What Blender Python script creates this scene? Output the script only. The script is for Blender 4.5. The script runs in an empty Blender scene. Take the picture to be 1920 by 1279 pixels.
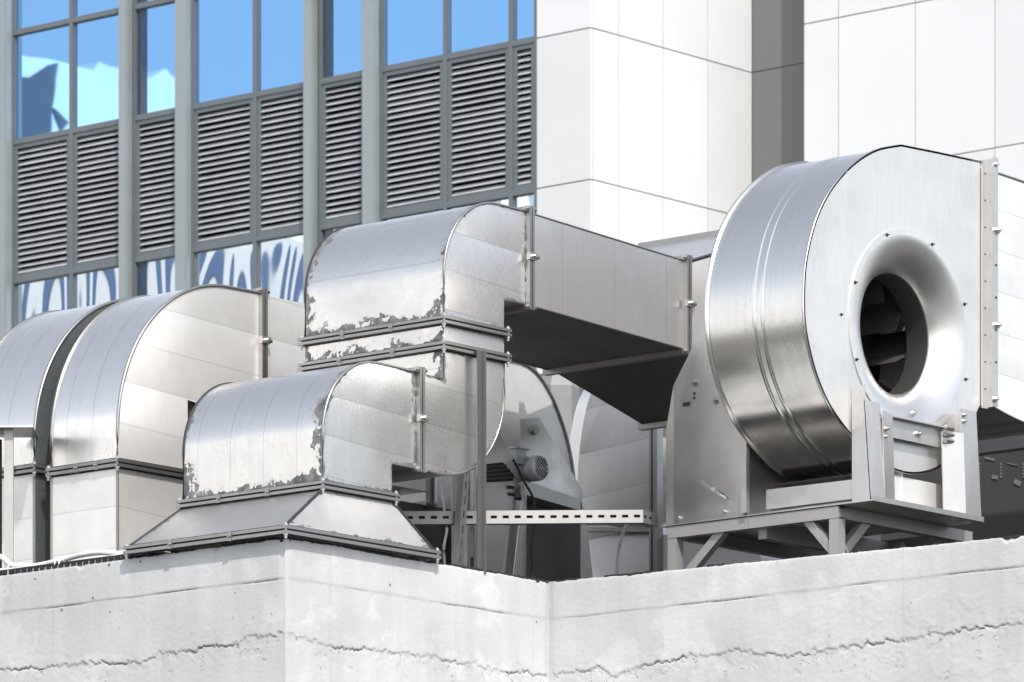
import bpy, math, random
from mathutils import Vector, Matrix, noise
random.seed(7)
SC = bpy.context.scene
COL = SC.collection
# ------------------------------------------------------------------ camera frame
# world x runs along the long faces of the upper duct (away, to the right), y along the barrels (away, to the left)
FOC = 10960.0; HX = 960.0; HY = 2630.0
_s, _c = .6486, .7611
_n = math.hypot(_s, _c); _s /= _n; _c /= _n
FW = (_c, _s); RT = (_s, -_c)
D0 = 22.0; X0 = (535-960)/FOC*D0
CAM = (-D0*FW[0]-X0*RT[0], -D0*FW[1]-X0*RT[1], -(HY-1010)/FOC*D0)
def ray(px, py):
    k = (px-HX)/FOC
    return (FW[0]+RT[0]*k, FW[1]+RT[1]*k, (HY-py)/FOC)
def au(px, py, u):
    r = ray(px, py); t = (u-CAM[0])/r[0]
    return Vector((u, CAM[1]+t*r[1], CAM[2]+t*r[2]))
def av(px, py, v):
    r = ray(px, py); t = (v-CAM[1])/r[1]
    return Vector((CAM[0]+t*r[0], v, CAM[2]+t*r[2]))
def ad(px, py, d):
    r = ray(px, py)
    return Vector((CAM[0]+d*r[0], CAM[1]+d*r[1], CAM[2]+d*r[2]))

# ------------------------------------------------------------------ mesh builder
class MB:
    def __init__(s):
        s.v = []; s.f = []; s.mi = []; s.sm = []; s.edge = {}; s.cur = 0; s.smooth = False
    def vert(s, p, e=1.0):
        s.v.append(Vector(p)); s.edge[len(s.v)-1] = e
        return len(s.v)-1
    def face(s, idx):
        s.f.append(list(idx)); s.mi.append(s.cur); s.sm.append(s.smooth)
    def quadp(s, pts, e=1.0):
        s.face([s.vert(p, e) for p in pts])
    def box(s, a, b):
        x0, x1 = sorted((a[0], b[0])); y0, y1 = sorted((a[1], b[1])); z0, z1 = sorted((a[2], b[2]))
        i = [s.vert(p) for p in ((x0,y0,z0),(x1,y0,z0),(x1,y1,z0),(x0,y1,z0),(x0,y0,z1),(x1,y0,z1),(x1,y1,z1),(x0,y1,z1))]
        for q in ((0,3,2,1),(4,5,6,7),(0,1,5,4),(1,2,6,5),(2,3,7,6),(3,0,4,7)): s.face([i[k] for k in q])
    def loft(s, rings, cap=True, closed=True):
        ids = [[s.vert(p) for p in r] for r in rings]
        n = len(rings[0])
        for a, b in zip(ids, ids[1:]):
            for k in range(n if closed else n-1):
                s.face((a[k], a[(k+1) % n], b[(k+1) % n], b[k]))
        if cap:
            sm = s.smooth; s.smooth = False
            s.face([s.vert(p) for p in rings[0]][::-1]); s.face([s.vert(p) for p in rings[-1]]); s.smooth = sm
    def prism(s, pts, d):
        d = Vector(d); s.loft([[Vector(p) for p in pts], [Vector(p)+d for p in pts]])
    def pv(s, poly, v0, v1): s.prism([(u, v0, z) for u, z in poly], (0, v1-v0, 0))
    def pu(s, poly, u0, u1): s.prism([(u0, v, z) for v, z in poly], (u1-u0, 0, 0))
    def beam(s, p, q, w, h, up=(0,0,1)):
        p = Vector(p); q = Vector(q); d = (q-p).normalized(); up = Vector(up)
        sd = d.cross(up).normalized(); u2 = sd.cross(d)
        c = lambda o: [o+sd*a*w/2+u2*b*h/2 for a, b in ((-1,-1),(1,-1),(1,1),(-1,1))]
        s.loft([c(p), c(q)])
    def tube(s, pts, r, n=10):
        pts = [Vector(p) for p in pts]; rings = []
        sm = s.smooth; s.smooth = True
        for i, p in enumerate(pts):
            d = (pts[min(i+1, len(pts)-1)]-pts[max(i-1, 0)]).normalized()
            a = d.cross(Vector((0,0,1)))
            if a.length < 1e-3: a = d.cross(Vector((1,0,0)))
            a.normalize(); b = a.cross(d)
            rings.append([p+(a*math.cos(t)+b*math.sin(t))*r for t in (2*math.pi*k/n for k in range(n))])
        s.loft(rings); s.smooth = sm
    def cyl(s, p, q, r, n=12, r2=None):
        p = Vector(p); q = Vector(q); d = (q-p).normalized()
        a = d.cross(Vector((0,0,1)))
        if a.length < 1e-3: a = d.cross(Vector((1,0,0)))
        a.normalize(); b = a.cross(d)
        R = lambda o, rr: [o+(a*math.cos(t)+b*math.sin(t))*rr for t in (2*math.pi*k/n for k in range(n))]
        sm = s.smooth; s.smooth = n > 8
        s.loft([R(p, r), R(q, r if r2 is None else r2)]); s.smooth = sm
    def bolt(s, p, axis, r=.011, h=.012):
        p = Vector(p); axis = Vector(axis)
        s.cyl(p, p+axis*.003, r*1.5, 12); s.cyl(p+axis*.003, p+axis*h, r, 6); s.cyl(p+axis*h, p+axis*(h+.008), r*.5, 8)
    def revolve(s, prof, c, n=64):
        # prof: (radius, offset along +y); axis along y through c
        ids = []
        for r, o in prof:
            ids.append([s.vert((c[0]+r*math.cos(t), c[1]+o, c[2]+r*math.sin(t))) for t in (2*math.pi*k/n for k in range(n))])
        for a, b in zip(ids, ids[1:]):
            for k in range(n): s.face((a[k], a[(k+1) % n], b[(k+1) % n], b[k]))
    def build(s, name, mats, parent=None):
        if not isinstance(mats, (list, tuple)): mats = [mats]
        off = Vector((0,0,0)); p = parent
        while p is not None: off += p.location; p = p.parent
        org = Vector((0,0,0))
        me = bpy.data.meshes.new(name)
        if parent is None:
            xs = [q.x for q in s.v]; ys = [q.y for q in s.v]; zs = [q.z for q in s.v]
            org = Vector(((min(xs)+max(xs))/2, (min(ys)+max(ys))/2, min(zs)))
        me.from_pydata([tuple(q-off-org) for q in s.v], [], s.f)
        for m in mats: me.materials.append(m)
        me.polygons.foreach_set('material_index', s.mi)
        me.polygons.foreach_set('use_smooth', s.sm)
        at = me.attributes.new('edge', 'FLOAT', 'POINT')
        at.data.foreach_set('value', [s.edge[i] for i in range(len(s.v))])
        me.update()
        import bmesh
        bm = bmesh.new(); bm.from_mesh(me); bmesh.ops.recalc_face_normals(bm, faces=bm.faces); bm.to_mesh(me); bm.free()
        o = bpy.data.objects.new(name, me); COL.objects.link(o)
        o.location = org
        if parent is not None: o.parent = parent
        return o
def tag(o, label=None, cat=None, group=None, kind=None):
    if label: o['label'] = label
    if cat: o['category'] = cat
    if group: o['group'] = group
    if kind: o['kind'] = kind
    return o
def thing(name, loc, label, cat, group=None):
    o = bpy.data.objects.new(name, None); COL.objects.link(o); o.location = loc; o.empty_display_size = .1
    return tag(o, label, cat, group)
def smoothline(pts, n=6):
    out = []; P = [Vector(p) for p in pts]
    for i in range(len(P)-1):
        a = P[max(i-1, 0)]; b = P[i]; c = P[i+1]; d = P[min(i+2, len(P)-1)]
        for k in range(n):
            t = k/n
            out.append(.5*((2*b)+(c-a)*t+(2*a-5*b+4*c-d)*t*t+(3*b-a-3*c+d)*t*t*t))
    out.append(P[-1]); return out

# ------------------------------------------------------------------ materials
class N:
    def __init__(s, name):
        s.m = bpy.data.materials.new(name); s.m.use_nodes = True
        s.t = s.m.node_tree; s.b = s.t.nodes['Principled BSDF']
    def n(s, typ, **kw):
        o = s.t.nodes.new(typ)
        for k, v in kw.items(): setattr(o, k, v)
        return o
    def l(s, a, b): s.t.links.new(a, b)
    def val(s, sock, v):
        if hasattr(v, 'is_linked') or hasattr(v, 'links'): s.l(v, sock)
        else: sock.default_value = v
    def math(s, op, a, b=0.0, c=0.0):
        o = s.n('ShaderNodeMath', operation=op)
        for i, v in enumerate((a, b, c)): s.val(o.inputs[i], v)
        return o.outputs[0]
    def mix(s, f, a, b):
        o = s.n('ShaderNodeMix', data_type='RGBA')
        s.val(o.inputs[0], f); s.val(o.inputs[6], a); s.val(o.inputs[7], b); return o.outputs[2]
    def ramp(s, f, a, b, lo, hi):
        o = s.n('ShaderNodeMapRange'); s.val(o.inputs[0], f)
        o.inputs[1].default_value = a; o.inputs[2].default_value = b; o.inputs[3].default_value = lo; o.inputs[4].default_value = hi
        return o.outputs[0]
    def noise(s, scale, detail=3, vec=None, rough=.55, stretch=None):
        o = s.n('ShaderNodeTexNoise'); o.inputs['Scale'].default_value = scale; o.inputs['Detail'].default_value = detail
        o.inputs['Roughness'].default_value = rough
        v = vec if vec is not None else s.coord()
        if stretch:
            mp = s.n('ShaderNodeMapping'); mp.inputs['Scale'].default_value = stretch; s.l(v, mp.inputs[0]); v = mp.outputs[0]
        s.l(v, o.inputs['Vector']); return o.outputs['Fac']
    def coord(s):
        if not hasattr(s, '_tc'): s._tc = s.n('ShaderNodeTexCoord')
        return s._tc.outputs['Object']
    def xyz(s):
        o = s.n('ShaderNodeSeparateXYZ'); s.l(s.coord(), o.inputs[0]); return o.outputs
    def bump(s, h, strength, dist, normal=None):
        o = s.n('ShaderNodeBump'); o.inputs['Strength'].default_value = strength; o.inputs['Distance'].default_value = dist
        s.l(h, o.inputs['Height'])
        if normal is not None: s.l(normal, o.inputs['Normal'])
        return o.outputs[0]
def rgb(v, t=(1,1,1)): return (v*t[0], v*t[1], v*t[2], 1)
def plain(name, col, rough=.6, metal=0.0, var=.12, bump=0.0, scale=12):
    k = N(name); nz = k.noise(scale, 4)
    f = k.ramp(nz, .3, .7, 0, 1)
    k.l(k.mix(f, tuple(c*(1-var) for c in col[:3])+(1,), tuple(min(1, c*(1+var)) for c in col[:3])+(1,)), k.b.inputs['Base Color'])
    k.val(k.b.inputs['Roughness'], k.ramp(nz, .3, .7, max(.02, rough-.07), rough+.07)); k.b.inputs['Metallic'].default_value = metal
    if bump: k.l(k.bump(k.noise(scale*6, 4), bump, .004), k.b.inputs['Normal'])
    return k.m
def galv(name, base=.62, rough=.33, metal=.85, bands=None, tilt=.10, lean=0.0, tiltax=(0,0,1), seal=0.0, streak=(14,14,.8), seam=None, wob=.1, tint=(1,.972,.935)):
    """weathered galvanised sheet. bands=(axis vector, spacing): each strip of sheet leans a little; seal = width of flaking grey sealant along edges"""
    k = N(name)
    st = k.noise(6, 2, stretch=streak); bl = k.noise(3.2, 3)
    dull = k.math('MULTIPLY', k.ramp(k.noise(2.4, 5, rough=.62), .46, .68, 0, 1), .9)   # dusty, oxidised patches
    mott = k.math('ADD', k.math('MULTIPLY', st, .55), k.math('MULTIPLY', bl, .45))
    f = k.ramp(mott, .28, .72, 0, 1)
    col = k.mix(f, rgb(base*.93, tint), rgb(min(.95, base*1.06), tint))
    rg = k.ramp(f, 0, 1, rough+.03, rough-.025)
    col = k.mix(k.math('MULTIPLY', dull, .30), col, rgb(base*.74)); rg = k.math('ADD', rg, k.math('MULTIPLY', dull, .13))
    geo = k.n('ShaderNodeNewGeometry'); nrm = geo.outputs['Normal']
    if bands:
        ax, sp = bands
        dt = k.n('ShaderNodeVectorMath', operation='DOT_PRODUCT'); k.l(k.coord(), dt.inputs[0]); dt.inputs[1].default_value = ax
        q = k.math('DIVIDE', dt.outputs['Value'], sp)
        q = k.math('ADD', q, 37.3)
        wn = k.n('ShaderNodeTexWhiteNoise', noise_dimensions='1D'); k.l(k.math('FLOOR', q), wn.inputs['W'])
        a = k.math('MULTIPLY', k.math('SUBTRACT', wn.outputs['Value'], .5-lean), tilt*2)
        # within a strip the sheet also curls slightly
        fr = k.math('SUBTRACT', k.math('FRACT', q), .5)
        a = k.math('ADD', a, k.math('MULTIPLY', fr, tilt*.5))
        sc = k.n('ShaderNodeVectorMath', operation='SCALE'); sc.inputs[0].default_value = tiltax; k.l(a, sc.inputs['Scale'])
        ad_ = k.n('ShaderNodeVectorMath', operation='ADD'); k.l(nrm, ad_.inputs[0]); k.l(sc.outputs[0], ad_.inputs[1])
        no = k.n('ShaderNodeVectorMath', operation='NORMALIZE'); k.l(ad_.outputs[0], no.inputs[0]); nrm = no.outputs[0]
        # folded seam between strips
        ds = k.math('ABSOLUTE', fr); line = k.ramp(ds, .5-.0025/sp, .5-.0005/sp, 0, 1)
        col = k.mix(k.math('MULTIPLY', line, .45), col, rgb(base*.35))
    if wob:
        nrm = k.bump(k.noise(2.2, 2), wob, .03, nrm)
    if seal:
        e = k.n('ShaderNodeAttribute', attribute_name='edge').outputs['Fac']
        vo = k.n('ShaderNodeTexVoronoi', feature='F1', distance='CHEBYCHEV'); vo.inputs['Scale'].default_value = 26
        mp = k.n('ShaderNodeMapping'); mp.inputs['Scale'].default_value = (1, 1, 1.0); k.l(k.coord(), mp.inputs[0])
        k.l(mp.outputs[0], vo.inputs['Vector'])
        sx = k.n('ShaderNodeSeparateColor'); k.l(vo.outputs['Color'], sx.inputs[0])
        n1 = k.noise(7, 2); n2 = k.noise(45, 3)
        th = k.math('ADD', k.math('MULTIPLY', k.ramp(n1, .38, .66, 0.08, 1.0), k.math('ADD', k.math('MULTIPLY', sx.outputs[0], .7), .25)), k.math('MULTIPLY', k.math('SUBTRACT', n2, .5), .9))
        dlt = k.math('SUBTRACT', k.math('MULTIPLY', th, seal), e); m_ = k.ramp(dlt, -.0008, .0016, 0, 1); smear = k.ramp(dlt, -.022, .002, 0, .30)
        # small bare islands left inside the sealant
        isl = k.math('GREATER_THAN', k.noise(38, 3), .66)
        m_ = k.math('MULTIPLY', m_, k.math('SUBTRACT', 1.0, isl))
        col = k.mix(k.math('MULTIPLY', smear, k.ramp(n2, .35, .6, 0, 1)), col, rgb(.3)); col = k.mix(m_, col, k.mix(k.ramp(k.noise(24, 4), .3, .7, 0, 1), rgb(.06), rgb(.26)))
        rg = k.math('ADD', rg, k.math('MULTIPLY', m_, .3))
        k.val(k.b.inputs['Metallic'], k.math('SUBTRACT', metal, k.math('MULTIPLY', m_, metal*.8)))
    else:
        k.b.inputs['Metallic'].default_value = metal
    k.l(col, k.b.inputs['Base Color']); k.val(k.b.inputs['Roughness'], rg); k.l(nrm, k.b.inputs['Normal'])
    return k.m

M = {}
M['barrel'] = galv('galvanised_barrel', bands=((0,1,0), .173), tilt=.015, tiltax=(0,1,0), seal=.075, rough=.25, base=.80, metal=.96, streak=(1.5,6,1.5))
M['barrel_up'] = galv('galvanised_barrel_horizontal', bands=((0,0,1), .21), tilt=.06, seal=.075, rough=.25, base=.80, metal=.96, streak=(3,3,5))
M['cheek'] = galv('galvanised_cheek', bands=((.06,0,1), .155), tilt=.12, lean=.3, seal=.03, rough=.27, base=.74, metal=.93, wob=.22, streak=(5,5,1.6))
M['duct'] = galv('galvanised_duct', bands=((1,0,0), .33), tilt=.03, tiltax=(1,0,0), seal=.02, rough=.30, base=.70, metal=.93, wob=.25, streak=(5,5,1.6))
M['hood'] = galv('galvanised_hood', seal=.05, rough=.40, base=.60, metal=.94, wob=.2, streak=(2,2,2))
M['big'] = galv('bright_galvanised_barrel', bands=((0,1,0), .14), tilt=.012, tiltax=(0,1,0), base=.86, rough=.2, metal=.95, streak=(1.5,5,1.5))
M['bigcheek'] = galv('bright_galvanised_cheek', bands=((.05,0,1), .165), tilt=.12, lean=.2, base=.90, rough=.36, metal=.62, streak=(3,3,2))
M['scroll'] = galv('brushed_scroll_sheet', base=.78, rough=.22, metal=.98, streak=(.4,12,.4), wob=.05)
M['fancheek'] = galv('fan_cheek_sheet', base=.76, rough=.36, metal=.72, streak=(8,8,1.6), wob=.15)
M['bell'] = galv('spun_bell', base=.76, rough=.33, metal=.93, streak=(1.5,1.5,1.5), wob=.0)
M['throat'] = galv('dull_throat_ring', base=.13, rough=.45, metal=.8, streak=(3,3,3), wob=.0)  # dark base stands in for shade inside the throat
M['plate'] = galv('folded_plate', base=.60, rough=.30, metal=.93, wob=.25, streak=(4,4,1.5))
M['bracket'] = galv('bracket_steel', base=.58, rough=.36, metal=.8, wob=.1, streak=(4,4,1.5))
M['post'] = galv('dark_post_steel', base=.20, rough=.35, metal=.7, wob=.05, streak=(3,3,3))
M['strut'] = galv('slotted_strut_zinc', base=.42, rough=.42, metal=.7, wob=.05, streak=(4,4,4))
M['oxide'] = galv('oxidised_bottom_sheet', base=.20, rough=.42, metal=.9, bands=((1,0,0), .33), tilt=.02, tiltax=(1,0,0), streak=(2,9,2))  # dark base puts the shade under the duct into the colour
M['oxide_side'] = galv('oxidised_side_sheet', base=.30, rough=.40, metal=.85, bands=((0,0,1), .2), tilt=.02, streak=(3,3,2), tint=(.9,.97,1))  # darker sheet colour stands in for shade in the gap between ducts
M['frame'] = galv('painted_frame_steel', base=.40, rough=.5, metal=.5, wob=.05, streak=(3,3,3))
M['flange'] = galv('flange_steel', base=.36, rough=.33, metal=.9, wob=.1, seal=0, streak=(8,8,8))
M['zinc'] = galv('zinc_bolt', base=.50, rough=.32, metal=.9, wob=0, streak=(8,8,8))
M['disc'] = galv('pale_fan_sheet', base=.88, rough=.42, metal=.55, wob=.08, streak=(3,3,2))
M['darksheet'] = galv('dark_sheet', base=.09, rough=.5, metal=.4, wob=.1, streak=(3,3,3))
M['dullsheet'] = galv('dull_sheet', base=.62, rough=.32, metal=.85, wob=.25, bands=((0,.08,1), .19), tilt=.2, streak=(3,3,2))
M['shaft'] = plain('grey_shaft_paint', (.20,.20,.20), .6)
M['gasket'] = plain('black_gasket', (.025,.025,.027), .7)
M['black'] = plain('blackened_interior', (.018,.018,.02), .7)
M['felt'] = plain('bitumen_felt', (.022,.022,.024), .85, bump=.6, scale=30)
M['cable'] = plain('pale_cable_sheath', (.62,.63,.63), .45)
M['motor'] = plain('blue_grey_motor_paint', (.30,.34,.42), .45, .2)
M['motorguard'] = plain('motor_guard', (.50,.52,.55), .45, .4)
M['pillar'] = plain('facade_pillar_metal', (.31,.345,.35), .42, .45, .05, scale=2)
M['facade_frame'] = plain('facade_frame_metal', (.15,.168,.175), .42, .4, .06, scale=2)
M['blade'] = plain('louvre_blade', (.50,.51,.53), .45, .3, .08, scale=3)
M['blade_b'] = plain('louvre_blade_dusty', (.42,.43,.445), .55, .2, .08, scale=3)
M['void'] = plain('louvre_void', (.012,.012,.014), .8)
M['white_panel'] = plain('white_cladding', (.65,.65,.65), .45, 0, .025, scale=.8)
M['white_ref'] = plain('white_render', (.88,.87,.85), .7, 0, .04, scale=.4)
M['white_panel_b'] = plain('white_cladding_weathered', (.62,.62,.617), .5, 0, .03, scale=.6); M['white_panel_c'] = plain('white_cladding_clean', (.67,.67,.67), .4, 0, .02, scale=.6)
M['grey_panel'] = plain('grey_cladding', (.15,.15,.15), .5, 0, .03, scale=.8)
M['grey_render'] = plain('grey_render', (.34,.34,.34), .8)
M['joint'] = plain('panel_joint', (.40,.40,.40), .8)
M['roof'] = plain('dark_roof_felt', (.02,.02,.021), .9, bump=.4, scale=5); M['roof'].node_tree.nodes['Principled BSDF'].inputs['Specular IOR Level'].default_value = 0.05
M['ground'] = plain('asphalt', (.045,.045,.045), .9, bump=.3, scale=2)
def glass(name, wave=0.0, tint=(.25,.48,.76,1)):
    k = N(name); k.b.inputs['Base Color'].default_value = tint; k.b.inputs['Metallic'].default_value = 1
    k.b.inputs['Roughness'].default_value = .015
    h = k.noise(.55, 2); nn = k.bump(h, .12, .01)
    if wave:
        wv = k.noise(1.0, 0.0, stretch=(1.0,1.0,.30)); nn = k.bump(wv, wave, .026)
    k.l(nn, k.b.inputs['Normal']); return k.m
M['glass'] = glass('blue_mirror_glass', 0)
M['glass_wavy'] = glass('wavy_mirror_glass', 1.0, (.50,.57,.64,1))
M['slate'] = plain('slate_blue_cladding', (.16,.17,.20), .5)
M['glass_deep'] = plain('deep_blue_window', (.09,.16,.30), .15)
M['glass_dark'] = plain('dark_window_glass', (.03,.05,.09), .08, 0.2)
def concrete():
    k = N('painted_concrete')
    big = k.noise(1.6, 5); fine = k.noise(55, 5); drip = k.noise(4, 3, stretch=(3,3,.35))
    f = k.math('ADD', k.math('MULTIPLY', big, .72), k.math('MULTIPLY', drip, .28))
    col = k.mix(k.ramp(f, .36, .64, 0, 1), rgb(.45, (1,.998,.992)), rgb(.57, (1,1,.998)))
    vo = k.n('ShaderNodeTexVoronoi'); vo.inputs['Scale'].default_value = 17; vo.inputs['Randomness'].default_value = 1
    k.l(k.coord(), vo.inputs['Vector'])
    sc = k.n('ShaderNodeSeparateColor'); k.l(vo.outputs['Color'], sc.inputs[0])
    z = k.xyz()[2]
    pit = k.math('LESS_THAN', vo.outputs['Distance'], k.math('MULTIPLY', k.ramp(sc.outputs[0], .25, 1, 0, .14), k.ramp(k.noise(3, 2), .4, .65, .15, 1)))
    pit = k.math('MULTIPLY', pit, k.ramp(z, 4.60, 4.84, .35, 1))
    e = k.n('ShaderNodeAttribute', attribute_name='edge').outputs['Fac']   # dirt lodged in the crack and the ledge
    st2 = k.noise(5, 5, stretch=(4.5,4.5,.16), rough=.6)                    # rain streaks, patched areas
    col = k.mix(k.math('MULTIPLY', k.ramp(st2, .58, .76, 0, 1), .28), col, rgb(.30, (1,.97,.92)))
    pa = k.noise(2.3, 6, rough=.6); col = k.mix(k.math('MULTIPLY', k.ramp(pa, .56, .60, 0, 1), .35), col, rgb(.66))
    spk = k.ramp(k.noise(120, 3), .62, .72, 0, .35); col = k.mix(spk, col, rgb(.25))
    dirt = k.ramp(k.math('ADD', e, k.math('MULTIPLY', k.math('SUBTRACT', fine, .5), .5)), .2, .7, .95, 0)
    col = k.mix(dirt, col, rgb(.02)); col = k.mix(pit, col, rgb(.13))
    k.l(col, k.b.inputs['Base Color']); k.b.inputs['Roughness'].default_value = .85
    nn = k.bump(fine, .35, .003); nn = k.bump(k.noise(9, 4), .2, .006, nn); nn = k.bump(pit, -.8, .004, nn)
    k.l(nn, k.b.inputs['Normal']); return k.m
M['concrete'] = concrete()

# ------------------------------------------------------------------ ground, roof
b = MB(); b.box((-400,-400,-5.4), (400,400,-4.9)); tag(b.build('ground', M['ground']), kind='structure')

# ------------------------------------------------------------------ parapet wall
WU = 1.543
def interp(tab, x):
    if x <= tab[0][0]: return tab[0][1]
    for (a, ya), (c, yc) in zip(tab, tab[1:]):
        if x <= c: return ya+(yc-ya)*(x-a)/(c-a)
    return tab[-1][1]
crackL = [(-au(x,y,0).y, au(x,y,0).z) for x,y in ((-200,1275),(0,1258),(110,1250),(160,1247),(260,1245),(300,1228),(430,1210),(470,1196),(535,1190))]
crackM = [(av(x,y,0).x, av(x,y,0).z) for x,y in ((535,1190),(640,1218),(740,1225),(840,1240),(930,1258),(1030,1268))]
crackR = [(WU-au(x,y,WU).y, au(x,y,WU).z) for x,y in ((1030,1268),(1130,1255),(1150,1268),(1250,1240),(1380,1222),(1470,1232),(1600,1212),(1640,1210),(1760,1190),(1920,1168),(2100,1150))]
crack = crackL + crackM[1:] + crackR[1:]
LL = 4.2; RR = 4.5
def station(s):
    """position on the outer line and outward normal"""
    if s < 0: return Vector((0,-s,0)), Vector((-1,0,0))
    if s <= WU: return Vector((s,0,0)), Vector((0,-1,0))
    return Vector((WU,-(s-WU),0)), Vector((-1,0,0))
def fbm(x, y, z=0, o=4): return noise.fractal(Vector((x, y, z)), 1.0, 2.0, o)
wall = MB()
# the wall turns the corners at s=0 and s=WU; each leg is a relief sheet of its own whose edges meet on the corner
legs = [(-LL, 0), (0, WU), (WU, WU+RR)]
for s0, s1 in legs:
    vis0, vis1 = max(s0, -1.75), min(s1, WU+2.6)
    ss = []
    x = s0
    while x < s1-1e-6:
        ss.append(x); x += .006 if vis0-.02 <= x <= vis1 else .15
    ss.append(s1)
    zl = [0 - .004*i for i in range(146)] + [-.62, -.8, -1.2, -2, -4.9]
    grid = []
    for s in ss:
        p, nrm = station(min(max(s, s0+1e-6), s1-1e-6)) if True else None
        if s0 == -LL: p, nrm = Vector((0,-s,0)), Vector((-1,0,0))
        elif s0 == 0: p, nrm = Vector((s,0,0)), Vector((0,-1,0))
        else: p, nrm = Vector((WU,-(s-WU),0)), Vector((-1,0,0))
        fade = min(1, abs(s-s0)/.03, abs(s1-s)/.03)           # relief dies at the corners so the legs meet
        zc = interp(crack, s)+.012*fbm(s*9, 3)+.020*max(0, fbm(s*26, 7.7, 0, 3))+.010*fbm(s*70, 9.7, 0, 3)
        blot = max(0, fbm(s*4, 11.3))
        zled = -.150+.004*fbm(s*3, 5)+(-.012 if s > WU else 0)*0
        top = .004*fbm(s*2.2, 1.1)+.0022*fbm(s*40, 2.2, 0, 4)-.016*max(0, s-WU)
        chip = max(0, fbm(s*4.3, 21, 0, 6)-.36)*.12
        row = []
        for i, z in enumerate(zl):
            zz = z+top*max(0, 1+z/.12) if z > -.12 else z
            o = 0; dirt = 1.0
            if z > -.6:
                d = z-zc
                lay = 1/(1+math.exp(-max(-30, min(30, d/.0016))))
                o += .0035*lay
                g = math.exp(-(d/(.0022+.003*max(0, fbm(s*11, 55))))**2); gs = min(1, max(.25, .55+1.5*fbm(s*4, 31)))
                o -= .006*g*gs; dirt = min(dirt, 1-1.0*g*gs)
                d2 = z-zled; l2 = 1/(1+math.exp(-max(-30, min(30, d2/.0025))))
                o += .002*l2
                g2 = math.exp(-(d2/.0028)**2); g2s = min(1, max(.12, .55+1.5*fbm(s*2.3, 41)))
                o -= .003*g2*g2s; dirt = min(dirt, 1-.85*g2*g2s)
                o += .0007*fbm(s*5, z*5, 4)+.0003*fbm(s*60, z*60, 9, 3)
                pf = max(0, 1-abs(s-WU-1.95)/.75)*max(0, 1-max(0, abs(z+.36)-.10)/.10)
                if pf > .05:                                    # peeling paint at the right
                    pn = fbm(s*6, z*9, 61, 6)+.35*pf-.38
                    o += .0009/(1+math.exp(-max(-30, min(30, pn/.03)))); dirt = min(dirt, 1-.55*math.exp(-(pn/.03)**2)*min(1, max(0, .25+2.2*fbm(s*14, z*14, 71))))
                if d < 0:                                       # ragged patches just under the crack
                    pn = fbm(s*13, z*16, 81, 5)-.10-(-d)*5
                    if pn > -.08: dirt = min(dirt, 1-.7*math.exp(-(pn/.03)**2)); o -= .001*(pn > 0)
                if d < 0.09: o += .0014*fbm(s*30, z*30, 14)*max(0, 1-abs(d)/.09)
                # broken edge at the top
                o -= max(0, chip-(-z)*.6)*.5 if z > -.1 else 0
                o -= .002*math.exp(z/.005)
            off = nrm*(o*fade)
            row.append(wall.vert(Vector((p.x, p.y, zz))+off, dirt))
        grid.append(row)
    wall.smooth = True
    for a, c in zip(grid, grid[1:]):
        for i in range(len(zl)-1): wall.face((a[i], c[i], c[i+1], a[i+1]))
    wall.smooth = False
    # top and inner face
    inn = []
    TH = .20
    tops = [wall.vert(wall.v[g_[0]]) for g_ in grid]
    for k, s in enumerate(ss):
        q = wall.v[grid[k][0]]
        if s0 == -LL: ip = (TH, max(-s, TH), q.z)
        elif s0 == 0: ip = (s, TH, q.z) if TH < s < WU else (max(TH, min(s, WU+TH)), TH, q.z)
        else: ip = (WU+TH, -(s-WU), q.z)
        if s0 == 0 and s >= WU-1e-6: ip = (WU, TH, q.z)
        inn.append((wall.vert(ip), wall.vert((ip[0], ip[1], -.9))))
    for k in range(len(ss)-1):
        wall.face((tops[k], inn[k][0], inn[k+1][0], tops[k+1]))
        wall.face((inn[k][0], inn[k][1], inn[k+1][1], inn[k+1][0]))
wall.quadp([(WU,0,0),(WU,.2,0),(WU+.2,.2,0),(WU+.2,0,0)])
pw = thing('parapet_wall', (0,0,-4.9), 'white painted concrete parapet wall with cracked plaster and a projecting corner', 'wall')
wall.build('concrete_body', M['concrete'], pw)
# strips of black roofing felt showing along the top edge
ft = MB()
def felt(s0, s1, dens, hmax):
    s = s0
    while s < s1:
        ln = random.uniform(.015, .05)
        if fbm(s*6, 77) > dens:
            for q in range(2):
                sa = s+q*ln/2; sb = sa+ln/2
                pa, na = station(sa+1e-5); pb, nb = station(min(sb, s1)-1e-5)
                if (na-nb).length > .1: continue
                tz = .004*fbm(sa*2.2, 1.1)+.0022*fbm(sa*40, 2.2, 0, 4)-.016*max(0, sa-WU)
                h = hmax*random.uniform(.25, 1)
                o = na*.004
                A = Vector((pa.x, pa.y, tz)); B = Vector((pb.x, pb.y, tz))
                ft.loft([[A+o+Vector((0,0,.007)), A+o+Vector((0,0,-h)), A-na*.05+Vector((0,0,-h)), A-na*.05+Vector((0,0,.007))],
                         [B+o+Vector((0,0,.006)), B+o+Vector((0,0,-h*random.uniform(.5,1))), B-na*.05+Vector((0,0,-h)), B-na*.05+Vector((0,0,.006))]])
        s += ln
felt(-.82, -.01, -.05, .022); felt(.02, WU-.01, -.3, .012); felt(WU+.02, WU+.5, -.1, .014); felt(WU+.5, WU+2.5, .22, .007)
ft.build('roofing_felt', M['felt'], pw)
b = MB(); b.pu([(-RR, -.9), (-RR, -.35), (30, -.35), (30, -.9)], .2+WU, 40); b.box((.2, .2, -.9), (WU+.2, 30, -.35))
tag(b.build('roof_deck', M['roof']), kind='structure')

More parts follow.
